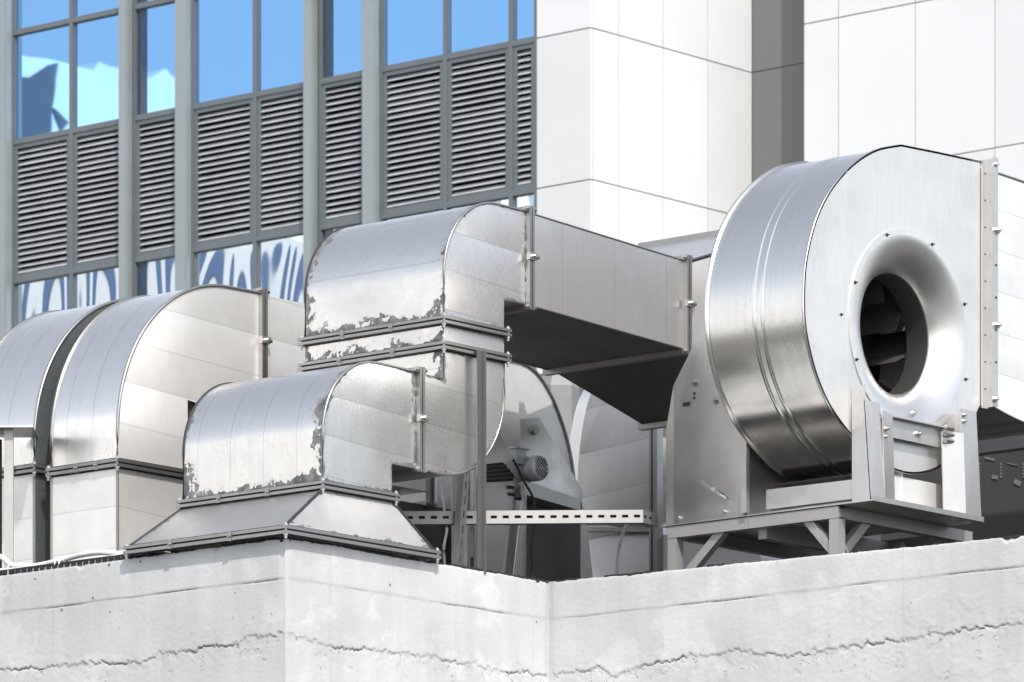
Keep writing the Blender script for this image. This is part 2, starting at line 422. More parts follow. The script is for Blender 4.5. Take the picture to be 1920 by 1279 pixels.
# ------------------------------------------------------------------ duct pieces
def flange_z(u0, u1, v0, v1, z, parent, name='flange', t=.011, g=.007, pr=.022, bolts=True, z_l=0.0):
    """two angle rings bolted together round an upright duct"""
    m = MB()
    for k, (a, c, p) in enumerate(((z+g/2, z+g/2+t, pr), (z-g/2-t, z-g/2, pr), (z-g/2, z+g/2, pr-.008))):
        m.cur = 1 if k == 2 else 0
        m.box((u0-p, v0-p, a), (u0, v1+p, c)); m.box((u1, v0-p, a), (u1+p, v1+p, c))
        m.box((u0, v0-p, a), (u1, v0, c)); m.box((u0, v1, a), (u1, v1+p, c))
    m.cur = 2
    if bolts:
        for (x, y) in ((u0-pr*.5, v0-pr*.5), (u1+pr*.5, v0-pr*.5), (u0-pr*.5, v1+pr*.5)):
            m.cyl((x, y, z-g-t-.014), (x, y, z+g+t+.008), .0055, 8); m.cyl((x, y, z+t+g/2), (x, y, z+t+.009), .009, 6); m.cyl((x, y, z-t-.010), (x, y, z-t-g/2), .009, 6)
        m.cur = 0
        for fr in (.33, .68):
            yy = v0+(v1-v0)*fr+random.uniform(-.04, .04)
            m.box((u0-pr-.004, yy-.009, z-t-.006), (u0-pr+.01, yy+.009, z+t+.004)); m.cyl((u0-pr-.004, yy, z-.002), (u0-pr-.012, yy, z-.002), .005, 6)
    # thin upstand lips on the sheets
    m.cur = 1
    for zz in (z+t+g/2+.001, z-t-g/2-.0055):
        m.box((u0-.005, v0-.005, zz), (u0, v1, zz+.0045)); m.box((u0, v0-.005, zz), (u1, v0, zz+.0045))
    return m.build(name, [M['flange'], M['gasket'], M['zinc']], parent)
def flange_u(u, v0, v1, z0, z1, parent, name='flange', t=.013, g=.005, pr=.022, clip=True):
    m = MB()
    for k, (a, c, p) in enumerate(((u+g/2, u+g/2+t, pr), (u-g/2-t, u-g/2, pr), (u-g/2, u+g/2, pr-.008))):
        m.cur = 1 if k == 2 else 0
        m.box((a, v0-p, z0-p), (c, v0, z1+p)); m.box((a, v1, z0-p), (c, v1+p, z1+p))
        m.box((a, v0, z0-p), (c, v1, z0)); m.box((a, v0, z1), (c, v1, z1+p))
    m.cur = 2
    for zz in (z0-pr*.5, z1+pr*.5):
        m.cyl((u-t-.02, v0-pr*.5, zz), (u+t+.022, v0-pr*.5, zz), .007, 8); m.cyl((u+t, v0-pr*.5, zz), (u+t+.012, v0-pr*.5, zz), .012, 6); m.cyl((u-t-.012, v0-pr*.5, zz), (u-t, v0-pr*.5, zz), .012, 6)
    if clip:
        zz = (z0+z1)/2+.005
        m.box((u-t-.01, v0-pr-.008, zz-.014), (u+t+.01, v0-pr+.01, zz+.014)); m.cyl((u+.005, v0-pr-.006, zz), (u+.03, v0-pr-.006, zz), .010, 6)
        m.cyl((u+.002, v0-pr-.006, zz), (u+.002, v0-pr-.022, zz), .008, 6)
    return m.build(name, [M['flange'], M['gasket'], M['zinc']], parent)
def arc(cu, cz, ru, rz, a0, a1, n=22):
    return [(cu+ru*math.cos(math.radians(a0+(a1-a0)*k/n)), cz+rz*math.sin(math.radians(a0+(a1-a0)*k/n))) for k in range(n+1)]
def cheek_sheet(poly, v0, v1, mat, parent, name='cheek', rim=.0):
    """flat side sheet (with real thickness) following poly, edge attribute 0 on its outline"""
    m = MB(); n = len(poly)
    cu = sum(p[0] for p in poly)/n; cz = sum(p[1] for p in poly)/n
    ins = []
    for i, (u, z) in enumerate(poly):
        d = math.hypot(u-cu, z-cz); k = min(.9, .09/max(d, 1e-3)); ins.append((u+(cu-u)*k, z+(cz-z)*k))
    o = [m.vert((u, v0, z), 0) for u, z in poly]; q = [m.vert((u, v0, z), .09) for u, z in ins]
    for i in range(n): m.face((o[i], o[(i+1) % n], q[(i+1) % n], q[i]))
    m.face(q)
    bk = [m.vert((u, v1, z), 0) for u, z in poly]
    for i in range(n): m.face((o[i], bk[i], bk[(i+1) % n], o[(i+1) % n]))
    m.face(bk[::-1])
    return m.build(name, mat, parent)
def barrel_sheet(line, v0, v1, mat, parent, name='barrel', e0=True, e1=True, t=.004, nv=16, base=9):
    """sheet bent along line (u,z), spanning v0..v1; edge = distance to the sides and the flanged ends"""
    m = MB(); m.smooth = True
    L = [0]
    for a, c in zip(line, line[1:]): L.append(L[-1]+math.hypot(c[0]-a[0], c[1]-a[1]))
    # resample
    N_ = 44; pts = []
    for k in range(N_+1):
        s = L[-1]*k/N_
        for i in range(len(L)-1):
            if s <= L[i+1]+1e-9:
                f = (s-L[i])/max(1e-9, L[i+1]-L[i]); pts.append((line[i][0]+(line[i+1][0]-line[i][0])*f, line[i][1]+(line[i+1][1]-line[i][1])*f, s)); break
    vs = [v0+(v1-v0)*k/nv for k in range(nv+1)]
    g = []
    for u, z, s in pts:
        row = []
        for v in vs:
            e = min(v-v0, v1-v)
            if e0: e = min(e, s*1.15)
            if e1: e = min(e, L[-1]-s)
            row.append(m.vert((u, v, z), max(0, e)))
        g.append(row)
    for a, c in zip(g, g[1:]):
        for i in range(nv): m.face((a[i], a[i+1], c[i+1], c[i]))
    return m.build(name, mat, parent)
def seam_tube(line, v, r, parent, name='seam', mat=None):
    m = MB(); m.tube([(u, v, z) for u, z in line], r, 8); return m.build(name, mat or M['flange'], parent)

# ------------------------------------------------------------------ front duct run
VA, VB = .04, .770
dr = thing('ventilation_duct', (.45, .4, 0), 'long cranked galvanised duct rising from the flared hood on the parapet corner in two elbows', 'duct')
# flared hood on the corner
hb = [(-.02,-.02),( .822,-.02),(.822,.79),(-.02,.79)]; ht = [(.253,VA),(.649,VA),(.649,VB),(.253,VB)]
m = MB()
def hoodface(a, c, d, e_, n=10):
    a, c, d, e_ = map(Vector, (a, c, d, e_)); g = []
    w = (c-a).length; h = (e_-a).length
    for i in range(n+1):
        row = []
        for j in range(n+1):
            p = a.lerp(c, i/n).lerp(e_.lerp(d, i/n), j/n)
            e = min(i/n, 1-i/n)*w*1.2; e = min(e, j/n*h+.012, (1-j/n)*h+.015); row.append(m.vert(p, e))
        g.append(row)
    for x, y in zip(g, g[1:]):
        for j in range(n): m.face((x[j], y[j], y[j+1], x[j+1]))
Z0h, Z1h = .047, .222
for i in range(4):
    j = (i+1) % 4
    hoodface((*hb[i], Z0h), (*hb[j], Z0h), (*ht[j], Z1h), (*ht[i], Z1h))
m.build('hood', M['hood'], dr)
for i in (0, 1, 3):
    m = MB(); m.tube([(*hb[i], Z0h), (*ht[i], Z1h)], .006, 8); m.build('hood_seam', M['gasket'], dr)
flange_z(-.02, .822, -.02, .79, .028, dr, t=.012)
flange_z(.253, .649, VA, VB, .235, dr, t=.011)
# lower elbow: up, then away along x
EZ0, EZ1 = .252, .742
el = [(.253, EZ0), (.253, .43)] + arc(.56, .43, .307, .312, 180, 90)[1:] + [(.79, EZ1-.004)]
barrel_sheet(el, VA, VB, M['barrel'], dr, 'barrel', e1=False)
cheek_sheet(el+[(.79, .370), (.649, .370), (.649, EZ0)], VA, VA+.003, M['cheek'], dr)
m = MB(); m.box((.645, VA+.003, EZ0), (.649, VB, .370)); m.box((.645, VA+.003, .366), (.79, VB, .370)); m.build('throat_sheet', M['duct'], dr)
seam_tube(el, VA, .0055, dr); seam_tube(el, VB, .0055, dr, mat=M['gasket'])
flange_u(.803, VA, VB, .372, .735, dr)
# upper elbow of the crank: away along x, then up
RA, RB = .953, 1.314
lo = [(.817, .370), (.905, .362)] + arc(.952, .724, .362, .362, -90, 0)[1:] + [(RB, .855)]
barrel_sheet(lo, VA, VB, M['duct'], dr, 'barrel')
cheek_sheet(lo+[(RA, .855), (RA, .722), (.817, .735)], VA, VA+.003, M['cheek'], dr)
seam_tube(lo, VA, .005, dr)
barrel_sheet([(.817, .738), (RA-.001, .732)], VA, VB, M['duct'], dr, 'top_sheet')
barrel_sheet([(RA, .735), (RA, .847)], VA, VB, M['barrel_up'], dr, 'riser_sheet', e0=False, e1=False)
flange_z(RA, RB, VA, VB, .862, dr, t=.011)
barrel_sheet([(RA, .946), (RA, .880)], VA, VB, M['barrel_up'], dr, 'collar_sheet', e0=False)
m = MB(); m.quadp([(RA,VA,.879),(RB,VA,.879),(RB,VA,.947),(RA,VA,.947)], .05); m.quadp([(RB,VA,.879),(RB,VB,.879),(RB,VB,.947),(RB,VA,.947)], .05); m.build('collar_side', M['cheek'], dr)
flange_z(RA, RB, VA, VB, .962, dr, t=.011)
tz = 1.463
to = [(RA, .978), (RA, 1.14)] + arc(RA+.32, 1.14, .32, tz-1.14, 180, 90)[1:] + [(1.447, tz-.002)]
barrel_sheet(to, VA, VB, M['barrel_up'], dr, 'barrel', e1=False)
cheek_sheet(to+[(1.447, 1.093), (RB, 1.097), (RB, .978)], VA, VA+.003, M['cheek'], dr)
m = MB(); m.box((RB-.004, VA+.003, .978), (RB, VB, 1.097)); m.box((RB-.004, VA+.003, 1.093), (1.447, VB, 1.097)); m.build('throat_sheet', M['duct'], dr)
seam_tube(to, VA, .0055, dr); seam_tube(to, VB, .0055, dr, mat=M['gasket'])
flange_u(1.460, VA, VB, 1.094, 1.460, dr)
# straight run
m = MB()
ra = [(1.474, VA, 1.093), (1.474, VB, 1.093), (1.474, VB, 1.459), (1.474, VA, 1.459)]
rb = [(2.442, VA, 1.054), (2.442, VB, 1.054), (2.442, VB, 1.415), (2.442, VA, 1.415)]
m.loft([ra[1:]+ra[:1], rb[1:]+rb[:1]], cap=False, closed=False); m.build('straight_sheet', M['duct'], dr)
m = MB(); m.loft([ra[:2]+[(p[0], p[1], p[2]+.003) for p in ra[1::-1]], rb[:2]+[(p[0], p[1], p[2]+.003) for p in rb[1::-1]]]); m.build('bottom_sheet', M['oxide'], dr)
for y_, a_, c_ in ((VA, 1.093, 1.054), (VA, 1.459, 1.415), (VB, 1.093, 1.054)):
    m = MB(); m.tube([(1.474, y_, a_), (2.442, y_, c_)], .004, 8); m.build('seam', M['flange'], dr)
flange_u(2.456, VA, VB, 1.054, 1.415, dr)
# flared connection to the back
m = MB()
ra = [(2.471, VA, 1.055), (2.471, VB, 1.055), (2.471, VB, 1.414), (2.471, VA, 1.414)]
rb = [(3.07, -.36, .905), (3.07, VB, .905), (3.07, VB, 1.655), (3.07, -.36, 1.655)]
m.loft([ra[1:]+ra[:1], rb[1:]+rb[:1]], cap=False, closed=False); m.build('flared_connector', M['duct'], dr)
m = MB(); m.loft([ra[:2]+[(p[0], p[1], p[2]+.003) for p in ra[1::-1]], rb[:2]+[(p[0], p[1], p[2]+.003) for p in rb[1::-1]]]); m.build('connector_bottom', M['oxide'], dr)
m = MB(); m.tube([ra[3], rb[3]], .007, 8); m.build('connector_seam', M['gasket'], dr)
flange_u(3.085, -.36, VB, .905, 1.655, dr, clip=False)

# ------------------------------------------------------------------ big ducts on the left
def big_duct(v0, v1, label, lo_flange=.444, u_end=2.6, side='bigcheek'):
    U0 = .30
    t = thing('big_duct', (U0+.3, (v0+v1)/2, -.35), label, 'duct', 'big elbow ducts on the left')
    RU, top = .64, 1.228
    out = [(U0, lo_flange+.016), (U0, .56)] + arc(U0+RU, .56, RU, top-.56, 180, 90, 30)[1:] + [(1.118, top+.003)]
    barrel_sheet(out, v0, v1, M['big'], t, 'barrel', nv=10)
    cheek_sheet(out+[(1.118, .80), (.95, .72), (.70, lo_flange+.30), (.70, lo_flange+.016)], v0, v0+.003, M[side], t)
    cheek_sheet(out+[(1.118, .80), (.95, .72), (.70, lo_flange+.30), (.70, lo_flange+.016)], v1-.003, v1, M['bigcheek'], t, 'far_cheek')
    for v in (v0, v1): seam_tube(out, v, .007, t)
    flange_z(U0, .70, v0, v1, lo_flange, t, t=.012, pr=.018)
    m = MB(); m.box((U0, v0+.003, -.35), (.70, v1, lo_flange-.016)); m.build('lower_section', M['bigcheek'], t)
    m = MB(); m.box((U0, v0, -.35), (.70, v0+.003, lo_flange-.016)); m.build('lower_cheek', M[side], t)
    for (x, y) in ((U0, v0), (U0, v1)):
        m = MB(); m.cyl((x, y, -.3), (x, y, lo_flange-.016), .006, 8); m.build('corner_seam', M['flange'], t)
    flange_u(1.130, v0, v1, .84, top, t, t=.014)
    m = MB(); m.box((1.144, v0, .80), (u_end, v1, top-.002)); m.build('straight_sheet', M['bigcheek'], t)
    return t
big_duct(1.174, 1.538, 'big pale galvanised elbow duct with a bright flat side, just behind the front hood')
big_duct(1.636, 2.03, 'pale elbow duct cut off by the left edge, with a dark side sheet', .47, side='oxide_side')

# ------------------------------------------------------------------ main fan
VF = -1.15; VBK = VF+.49
fan = thing('centrifugal_fan', (2.39, -.9, .25), 'large galvanised centrifugal fan with round bell inlet facing the viewer', 'fan')
C = av(1706, 622, VF); CU, CZ = C.x, C.z
outpx = [(1838,306),(1760,289),(1690,275),(1645,284),(1605,308),(1572,342),(1546,382),(1527,430),(1514,490),(1510,545),(1511,600),(1519,650),(1534,705),(1555,754),(1580,792),(1612,830),(1642,858),(1676,877),(1712,885),(1750,878),(1782,857),(1808,822),(1825,785),(1838,757)]
OP = [(av(x,y,VF).x, av(x,y,VF).z) for x, y in outpx]
crv = [(p.x, p.y) for p in smoothline([Vector((a, b_)) for a, b_ in OP[2:22]], 5)]
outl = [OP[0]] + [(OP[0][0]+(OP[1][0]-OP[0][0])*k/5, OP[0][1]+(OP[1][1]-OP[0][1])*k/5) for k in range(1, 5)] + [OP[1]] + crv + [OP[22], OP[23]] + [(OP[23][0]+(OP[0][0]-OP[23][0])*k/24, OP[23][1]+(OP[0][1]-OP[23][1])*k/24) for k in range(1, 24)]
NSC = len(outl)-23
# scroll sheet
m = MB(); m.smooth = True
def nrm2(i):
    a = Vector(outl[max(i-1, 0)]); c = Vector(outl[min(i+1, len(outl)-1)]); d = (c-a).normalized(); n_ = Vector((-d.y, d.x))
    return n_ if n_.dot(Vector(outl[i])-Vector((CU, CZ))) > 0 else -n_
W = VBK-VF
stn = [(0,.008),(.001,.0095),(.010,.0095),(.0105,.0),(.014,0),(.05,0),(.200,0),(.2065,0),(.207,.0005),(.212,.0014),(.217,.0005),(.2175,0),(.222,0),(.240,0),(.2465,0),(.247,.0005),(.252,.0014),(.257,.0005),(.2575,0),(.264,0),(.40,0),(W-.016,0),(W-.0125,0),(W-.012,.0095),(W-.001,.0095),(W,.008)]
gr = []
for i in range(NSC):
    n_ = nrm2(i); gr.append([m.vert((outl[i][0]+n_.x*o, VF+dv, outl[i][1]+n_.y*o)) for dv, o in stn])
for a, c in zip(gr, gr[1:]):
    for k in range(len(stn)-1): m.face((a[k], a[k+1], c[k+1], c[k]))
m.build('scroll_sheet', M['scroll'], fan)
# front cheek with the hole for the bell, and closed back cheek
HR = .38
def cheek_ring(v, hole):
    m = MB(); a = [m.vert((u, v, z)) for u, z in outl]; q = []
    for u, z in outl:
        d = math.hypot(u-CU, z-CZ); q.append(m.vert((CU+(u-CU)/d*hole, v, CZ+(z-CZ)/d*hole)))
    for k in range(len(outl)): j = (k+1) % len(outl); m.face((a[k], a[j], q[j], q[k]))
    return m
cheek_ring(VF, HR).build('front_cheek', M['fancheek'], fan)
cheek_ring(VBK, .05).build('back_cheek', M['fancheek'], fan)
m = MB(); m.smooth = True
prof = [(HR,-.001),(.403,-.001),(.403,-.005),(.345,-.005)]
m.revolve([(.378,-.005),(.370,-.0045),(.355,-.0015),(.335,.005),(.312,.015),(.29,.028),(.268,.045),(.250,.064),(.240,.084)], (CU, VF, CZ), 96)
m.build('bell_inlet', M['bell'], fan)
m = MB(); m.revolve([(.403,-.0005),(.403,-.005),(.378,-.005)], (CU, VF, CZ), 96); m.build('bell_flange', M['fancheek'], fan)
m = MB(); m.smooth = True
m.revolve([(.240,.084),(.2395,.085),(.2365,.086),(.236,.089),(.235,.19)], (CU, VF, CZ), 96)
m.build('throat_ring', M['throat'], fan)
for k in range(8):
    a = math.radians(24+45*k); m = MB(); m.bolt((CU+.391*math.cos(a), VF-.005, CZ+.391*math.sin(a)), (0,-1,0), .0045, .006); m.build('bolt', M['gasket'], fan)
m = MB(); m.bolt((av(1577,590,VF).x, VF, av(1577,590,VF).z), (0,-1,0), .004, .004); m.build('bolt', M['gasket'], fan)
m = MB()
m.smooth = True
m.revolve([(.238,.185),(.25,.19),(.37,.215),(.37,.22),(.24,.195)], (CU, VF, CZ), 64)
m.revolve([(.0,.42),(.37,.42),(.37,.425),(0,.425)], (CU, VF, CZ), 48)
m.revolve([(.0,.33),(.055,.33),(.07,.36),(.07,.42)], (CU, VF, CZ), 32)
m.smooth = False
for k in range(9):
    a = 2*math.pi*k/9+.32; b2 = a+.62
    p = lambda r, t, dv: Vector((CU+r*math.cos(t), VF+dv, CZ+r*math.sin(t)))
    mid = (a+b2)/2
    m.loft([[p(.19,a,.20),p(.28,mid,.20),p(.37,b2,.21),p(.365,b2-.02,.21),p(.275,mid-.03,.20),p(.185,a-.03,.20)],[p(.19,a,.42),p(.28,mid,.42),p(.37,b2,.42),p(.365,b2-.02,.42),p(.275,mid-.03,.42),p(.185,a-.03,.42)]])
m.build('impeller', M['darksheet'], fan)
# sleeve joining the casing to the discharge duct
m = MB(); UO = OP[0][0]; ZT, ZB = OP[0][1], OP[-1][1]
m.box((UO-.01, VF+.002, ZT-.025), (UO+.09, VBK-.001, ZT-.021)); m.box((UO-.01, VF+.002, ZB+.008), (UO+.09, VBK-.001, ZB+.012)); m.box((UO-.01, VF+.002, ZB+.012), (UO+.09, VF+.006, ZT-.025)); m.box((UO-.01, VBK-.005, ZB+.012), (UO+.09, VBK-.001, ZT-.025))
m.build('outlet_sleeve', M['fancheek'], fan)
# outlet flange
UO = OP[0][0]; ZT, ZB = OP[0][1], OP[-1][1]
m = MB()
m.box((UO+.001, VF-.012, ZB-.018), (UO+.035, VF-.003, ZT+.012)); m.box((UO+.035, VF-.034, ZB-.012), (UO+.040, VF-.003, ZT+.020))
m.box((UO+.040, VF-.034, ZB-.006), (UO+.075, VF-.029, ZT+.028))
m.box((UO+.001, VF, ZT), (UO+.04, VBK, ZT+.014)); m.box((UO+.001, VF, ZB-.014), (UO+.04, VBK, ZB))
m.cur = 1
for zz in (ZB+.32, ZB+.70): m.bolt((UO+.066, VF-.034, zz), (0,-1,0), .012, .013); m.box((UO+.05, VF-.036, zz-.015), (UO+.078, VF-.034, zz+.015))
m.bolt((UO+.05, VF-.034, ZB+.02), (0,-1,0), .011, .012); m.bolt((UO+.06, VF-.034, ZT), (0,-1,0), .007, .007)
m.cur = 2
for k in range(9): m.cyl((UO+.016, VF-.012, ZB+.06+.108*k), (UO+.016, VF-.0145, ZB+.06+.108*k), .0035, 8)
for k in range(5): m.cyl((UO+.060, VF-.034, ZB+.17+.13*k), (UO+.060, VF-.0365, ZB+.17+.13*k), .005, 8)
m.build('outlet_flange', [M['bracket'], M['zinc'], M['gasket']], fan)
# outlet duct leaving to the right
od = thing('outlet_duct', (UO+.6, VF+.25, ZB), 'pale curved discharge duct leaving the big fan at the right edge', 'duct')
m = MB()
q0 = UO+.078
top = [(q0, ZT-.018), (q0+.3, ZT-.03), (q0+.7, ZT-.06), (q0+.9, ZT-.05)]
bot = [(q0, ZB+.004), (q0+.13, ZB-.022), (q0+.28, ZB-.040), (q0+.42, ZB-.038), (q0+.6, ZB-.01), (q0+.9, ZB+.07)]
pl = [(p.x, p.y) for p in smoothline([Vector(t) for t in top], 5)] + [(p.x, p.y) for p in smoothline([Vector(t) for t in bot[::-1]], 5)]
m.pv(pl, VF+.004, VBK); m.build('curved_section', M['bigcheek'], od)
seam_tube(pl[:len(pl)//2], VF+.004, .005, od); seam_tube(pl[len(pl)//2:], VF+.004, .005, od)
# ------------------------------------------------------------------ fan stand (tray, posts, pedestal)
fs = thing('fan_stand', (2.4, -.8, .25), 'bright folded steel stand under the big fan, two upright posts at its front', 'stand')
TZ = .252; UL, UR = 1.995, 2.73
m = MB(); m.box((UL, -1.262, TZ), (UR, -1.16, TZ+.006)); m.box((UL, -1.262, TZ+.006), (UR, -1.258, TZ+.020)); m.box((UL, -1.16, TZ), (UR, -.2, TZ+.004))
m.cur = 1
for x in (UL+.03, UL+.55, UL+.64): m.bolt((x, -1.235, TZ+.006), (0,0,1), .008, .01)
m.build('tray', [M['bracket'], M['zinc']], fs)
def post(u0, w, ztop, flip):
    m = MB()
    ue = u0 if not flip else u0+w
    # tapered side web
    zt2 = ztop if not flip else ztop
    vt, vb = VF-.070, VF-.100
    m.prism([(ue, VF-.008, TZ+.006), (ue, vb, TZ+.006), (ue, vt, zt2), (ue, VF-.008, zt2)], (.004 if not flip else -.004, 0, 0))
    # front flange and inner return
    f0, f1 = (u0, u0+w*.48) if not flip else (u0+w*.45, u0+w)
    m.loft([[(f0, vb, TZ+.006), (f1, vb, TZ+.006), (f1, vb+.004, TZ+.006), (f0, vb+.004, TZ+.006)], [(f0, vt, ztop-.06 if not flip else ztop), (f1, vt-.004, ztop-.06 if not flip else ztop), (f1, vt, ztop-.06 if not flip else ztop), (f0, vt+.004, ztop-.06 if not flip else ztop)]])
    g0, g1 = (u0+w*.48, u0+w) if not flip else (u0, u0+w*.45)
    hh = ztop-.09 if not flip else ztop-.10
    a, c = (vb, vb+.028) if not flip else (vb+.045, vb)
    m.loft([[(g0, a, TZ+.006), (g1, c, TZ+.006), (g1, c+.005, TZ+.006), (g0, a+.005, TZ+.006)], [(g0, a+.012, hh), (g1, c+.012, hh), (g1, c+.017, hh), (g0, a+.017, hh)]])
    m.cur = 1
    if not flip:
        m.bolt((g0+.018, a+.012, hh-.07), (0,-1,0), .009, .012); m.bolt((g0+.018, a+.012, hh-.10), (0,-1,0), .006, .008)
    else:
        m.bolt((f0+.02, vt-.003, ztop-.025), (0,-1,0), .007, .01); m.bolt((f0+.02, vt-.003, ztop-.05), (0,-1,0), .007, .01)
    return m.build('post', [M['bracket'], M['zinc']], fs)
post(1.998, .195, av(1612, 724, VF).z-.01, False)
post(2.54, .19, av(1800, 775, VF).z, True)
m = MB(); zb0, zb1 = .535, .61
m.box((2.19, VF-.030, zb0), (2.57, VF-.026, zb1)); m.box((2.19, VF-.055, zb1), (2.57, VF-.004, zb1+.004))
m.cur = 1
m.bolt((2.40, VF-.030, .57), (0,-1,0), .010, .014); m.bolt((2.40, VF-.004, .655), (0,-1,0), .010, .012)
for zz in (.56, .585, .61): m.cyl((2.54, VF-.06, zz), (2.59, VF-.06, zz), .011, 8)
m.build('crossbar', [M['bracket'], M['zinc']], fs)
# pedestal with tapered side plate behind the scroll
pp = lambda x, y: (au(x, y, 2.0).y, au(x, y, 2.0).z)
m = MB()
m.pu([pp(1263,985), pp(1395,966), (pp(1395,966)[0], 1.03), (-.47, 1.20), pp(1321,606), pp(1263,722)], 2.0, 2.004)
vL = pp(1240,985)[0]; vR = pp(1263,985)[0]
m.prism([(2.0, vR, TZ), (2.0, vR, pp(1263,722)[1]), (2.03, vL, pp(1241,803)[1]), (2.03, vL, TZ)], (.004, .001, 0))
m.build('side_plate', M['plate'], fs)
def hole(x, y, r):
    m = MB(); q = au(x, y, 2.0); m.cyl((1.9995, q.y, q.z), (1.998, q.y, q.z), r, 10); m.build('drilled_hole', M['gasket'], fs)
hole(1302, 738, .006); hole(1302, 746, .006)
m = MB(); a = au(1281,759,2.0); c = au(1294,757,2.0); m.beam((1.9985, a.y, a.z), (1.9985, c.y, c.z), .002, .016); m.build('adjusting_slot', M['gasket'], fs)
for x, y in ((1303,717),(1342,751)):
    m = MB(); m.bolt(au(x,y,2.0), (-1,0,0), .012, .012); m.build('bolt', M['zinc'], fs)
for x, y in ((1358,960),(1273,972)):
    q = au(x,y,2.0); m = MB(); m.cyl(q, q+Vector((-.012,0,0)), .009, 8); m.build('bolt', M['zinc'], fs)
m = MB(); a = au(1314,903,1.985); c = au(1350,927,1.985); m.beam(a, c, .005, .013); c2 = au(1362,934,1.99); m.beam(c, c2, .004, .007); m.cyl(au(1337,917,1.978), au(1337,917,2.0), .009, 10); m.build('lever', M['bracket'], fs)
m = MB()
m.prism([au(1395,964,2.0), au(1405,962,2.0), (2.0, au(1405,962,2.0).y, 1.0), (2.0, au(1395,964,2.0).y, 1.0)], (-.02,0,0)); m.build('edge_angle', M['bracket'], fs)
m = MB()
m.box((2.02, -.62, TZ), (2.9, -.615, .80)); m.box((2.9, -.62, TZ), (2.904, -.2, .9)); m.box((2.03, -.207, TZ), (2.9, -.203, .62))
m.build('inner_plate', M['plate'], fs)
m = MB()
m.pu([pp(1434,955), (-1.15, pp(1434,955)[1]), (-1.15, pp(1434,955)[1]+.075), (pp(1434,955)[0], pp(1434,955)[1]+.078)], 2.01, 2.05); m.build('side_rail', M['bracket'], fs)
m = MB(); a = au(1434,955,2.35).y; m.box((2.35, -1.14, TZ+.01), (2.354, a, .62)); m.build('back_panel', M['disc'], fs)
m = MB(); m.box((2.22, -1.135, TZ+.01), (2.62, -1.13, .40)); m.build('front_panel', M['disc'], fs)
m = MB(); m.box((2.2, -1.12, .40), (2.9, -.5, .405)); m.build('shelf', M['darksheet'], fs)

# ------------------------------------------------------------------ steel frame that carries the stand
sf = thing('steel_frame', (2.4, -.66, -.35), 'grey painted steel frame with diagonal braces carrying the big fan', 'frame')
b0, b1 = .203, .248
vL2, vR2 = -.235, -1.09
UB = 2.85
m = MB(); m.box((2.0, vR2, b0), (2.006, vL2, b1)); m.box((2.006, vR2, b1-.005), (2.045, vL2, b1)); m.box((2.006, vR2, b0), (2.045, vL2, b0+.004)); m.box((1.9975, -.652, b0), (2.0, -.648, b1))
m.build('near_beam', M['frame'], sf)
m = MB(); m.box((2.006, vR2, b0), (UB, vR2+.006, b1)); m.box((2.006, vR2+.006, b0), (UB, vR2+.045, b0+.005)); m.build('front_beam', M['frame'], sf)
m = MB(); m.box((UB, vR2, b0), (UB+.04, vL2, b1)); m.build('far_beam', M['frame'], sf)
m = MB(); m.box((2.045, vL2-.04, b0), (UB, vL2, b1)); m.build('back_beam', M['frame'], sf)
m = MB(); m.box((2.045, -.70, b0-.04), (UB, -.66, b1-.01)); m.build('middle_beam', M['frame'], sf)
for (x, y) in ((2.002, vR2+.002), (2.002, vL2-.042), (UB-.04, vR2+.05), (UB-.02, vL2-.045)):
    m = MB(); m.box((x, y, -.35), (x+.006, y+.045, b0)); m.box((x+.006, y, -.35), (x+.045, y+.006, b0)); m.build('leg', M['frame'], sf)
def brace(p, q, w=.036, up=(1,0,0)):
    m = MB(); m.beam(p, q, .006, w, up=up) if False else None
    p = Vector(p); q = Vector(q); d = (q-p).normalized()
    if abs(d.y) > abs(d.x):
        sd = Vector((0, -d.z, d.y)); ou = Vector((-1,0,0))
    else:
        sd = Vector((-d.z, 0, d.x)); ou = Vector((0,-1,0))
    for a_, c_, e0, e1 in ((0, w, 0, .005), (w-.005, w, -.03, 0)):
        m.loft([[p+sd*a_+ou*e0, p+sd*c_+ou*e0, p+sd*c_+ou*e1, p+sd*a_+ou*e1], [q+sd*a_+ou*e0, q+sd*c_+ou*e0, q+sd*c_+ou*e1, q+sd*a_+ou*e1]])
    return m.build('brace', M['frame'], sf)
brace(au(1285,1068,2.02), au(1352,985,2.02)); brace(au(1560,1044,2.02), au(1497,968,2.02))
brace(av(1588,1040,vR2+.02), av(1640,972,vR2+.02))
brace((UB-.02, -.9, -.1), (UB-.02, -.4, b0)); brace((2.5, vR2+.3, -.12), (2.85, vR2+.3, b0))

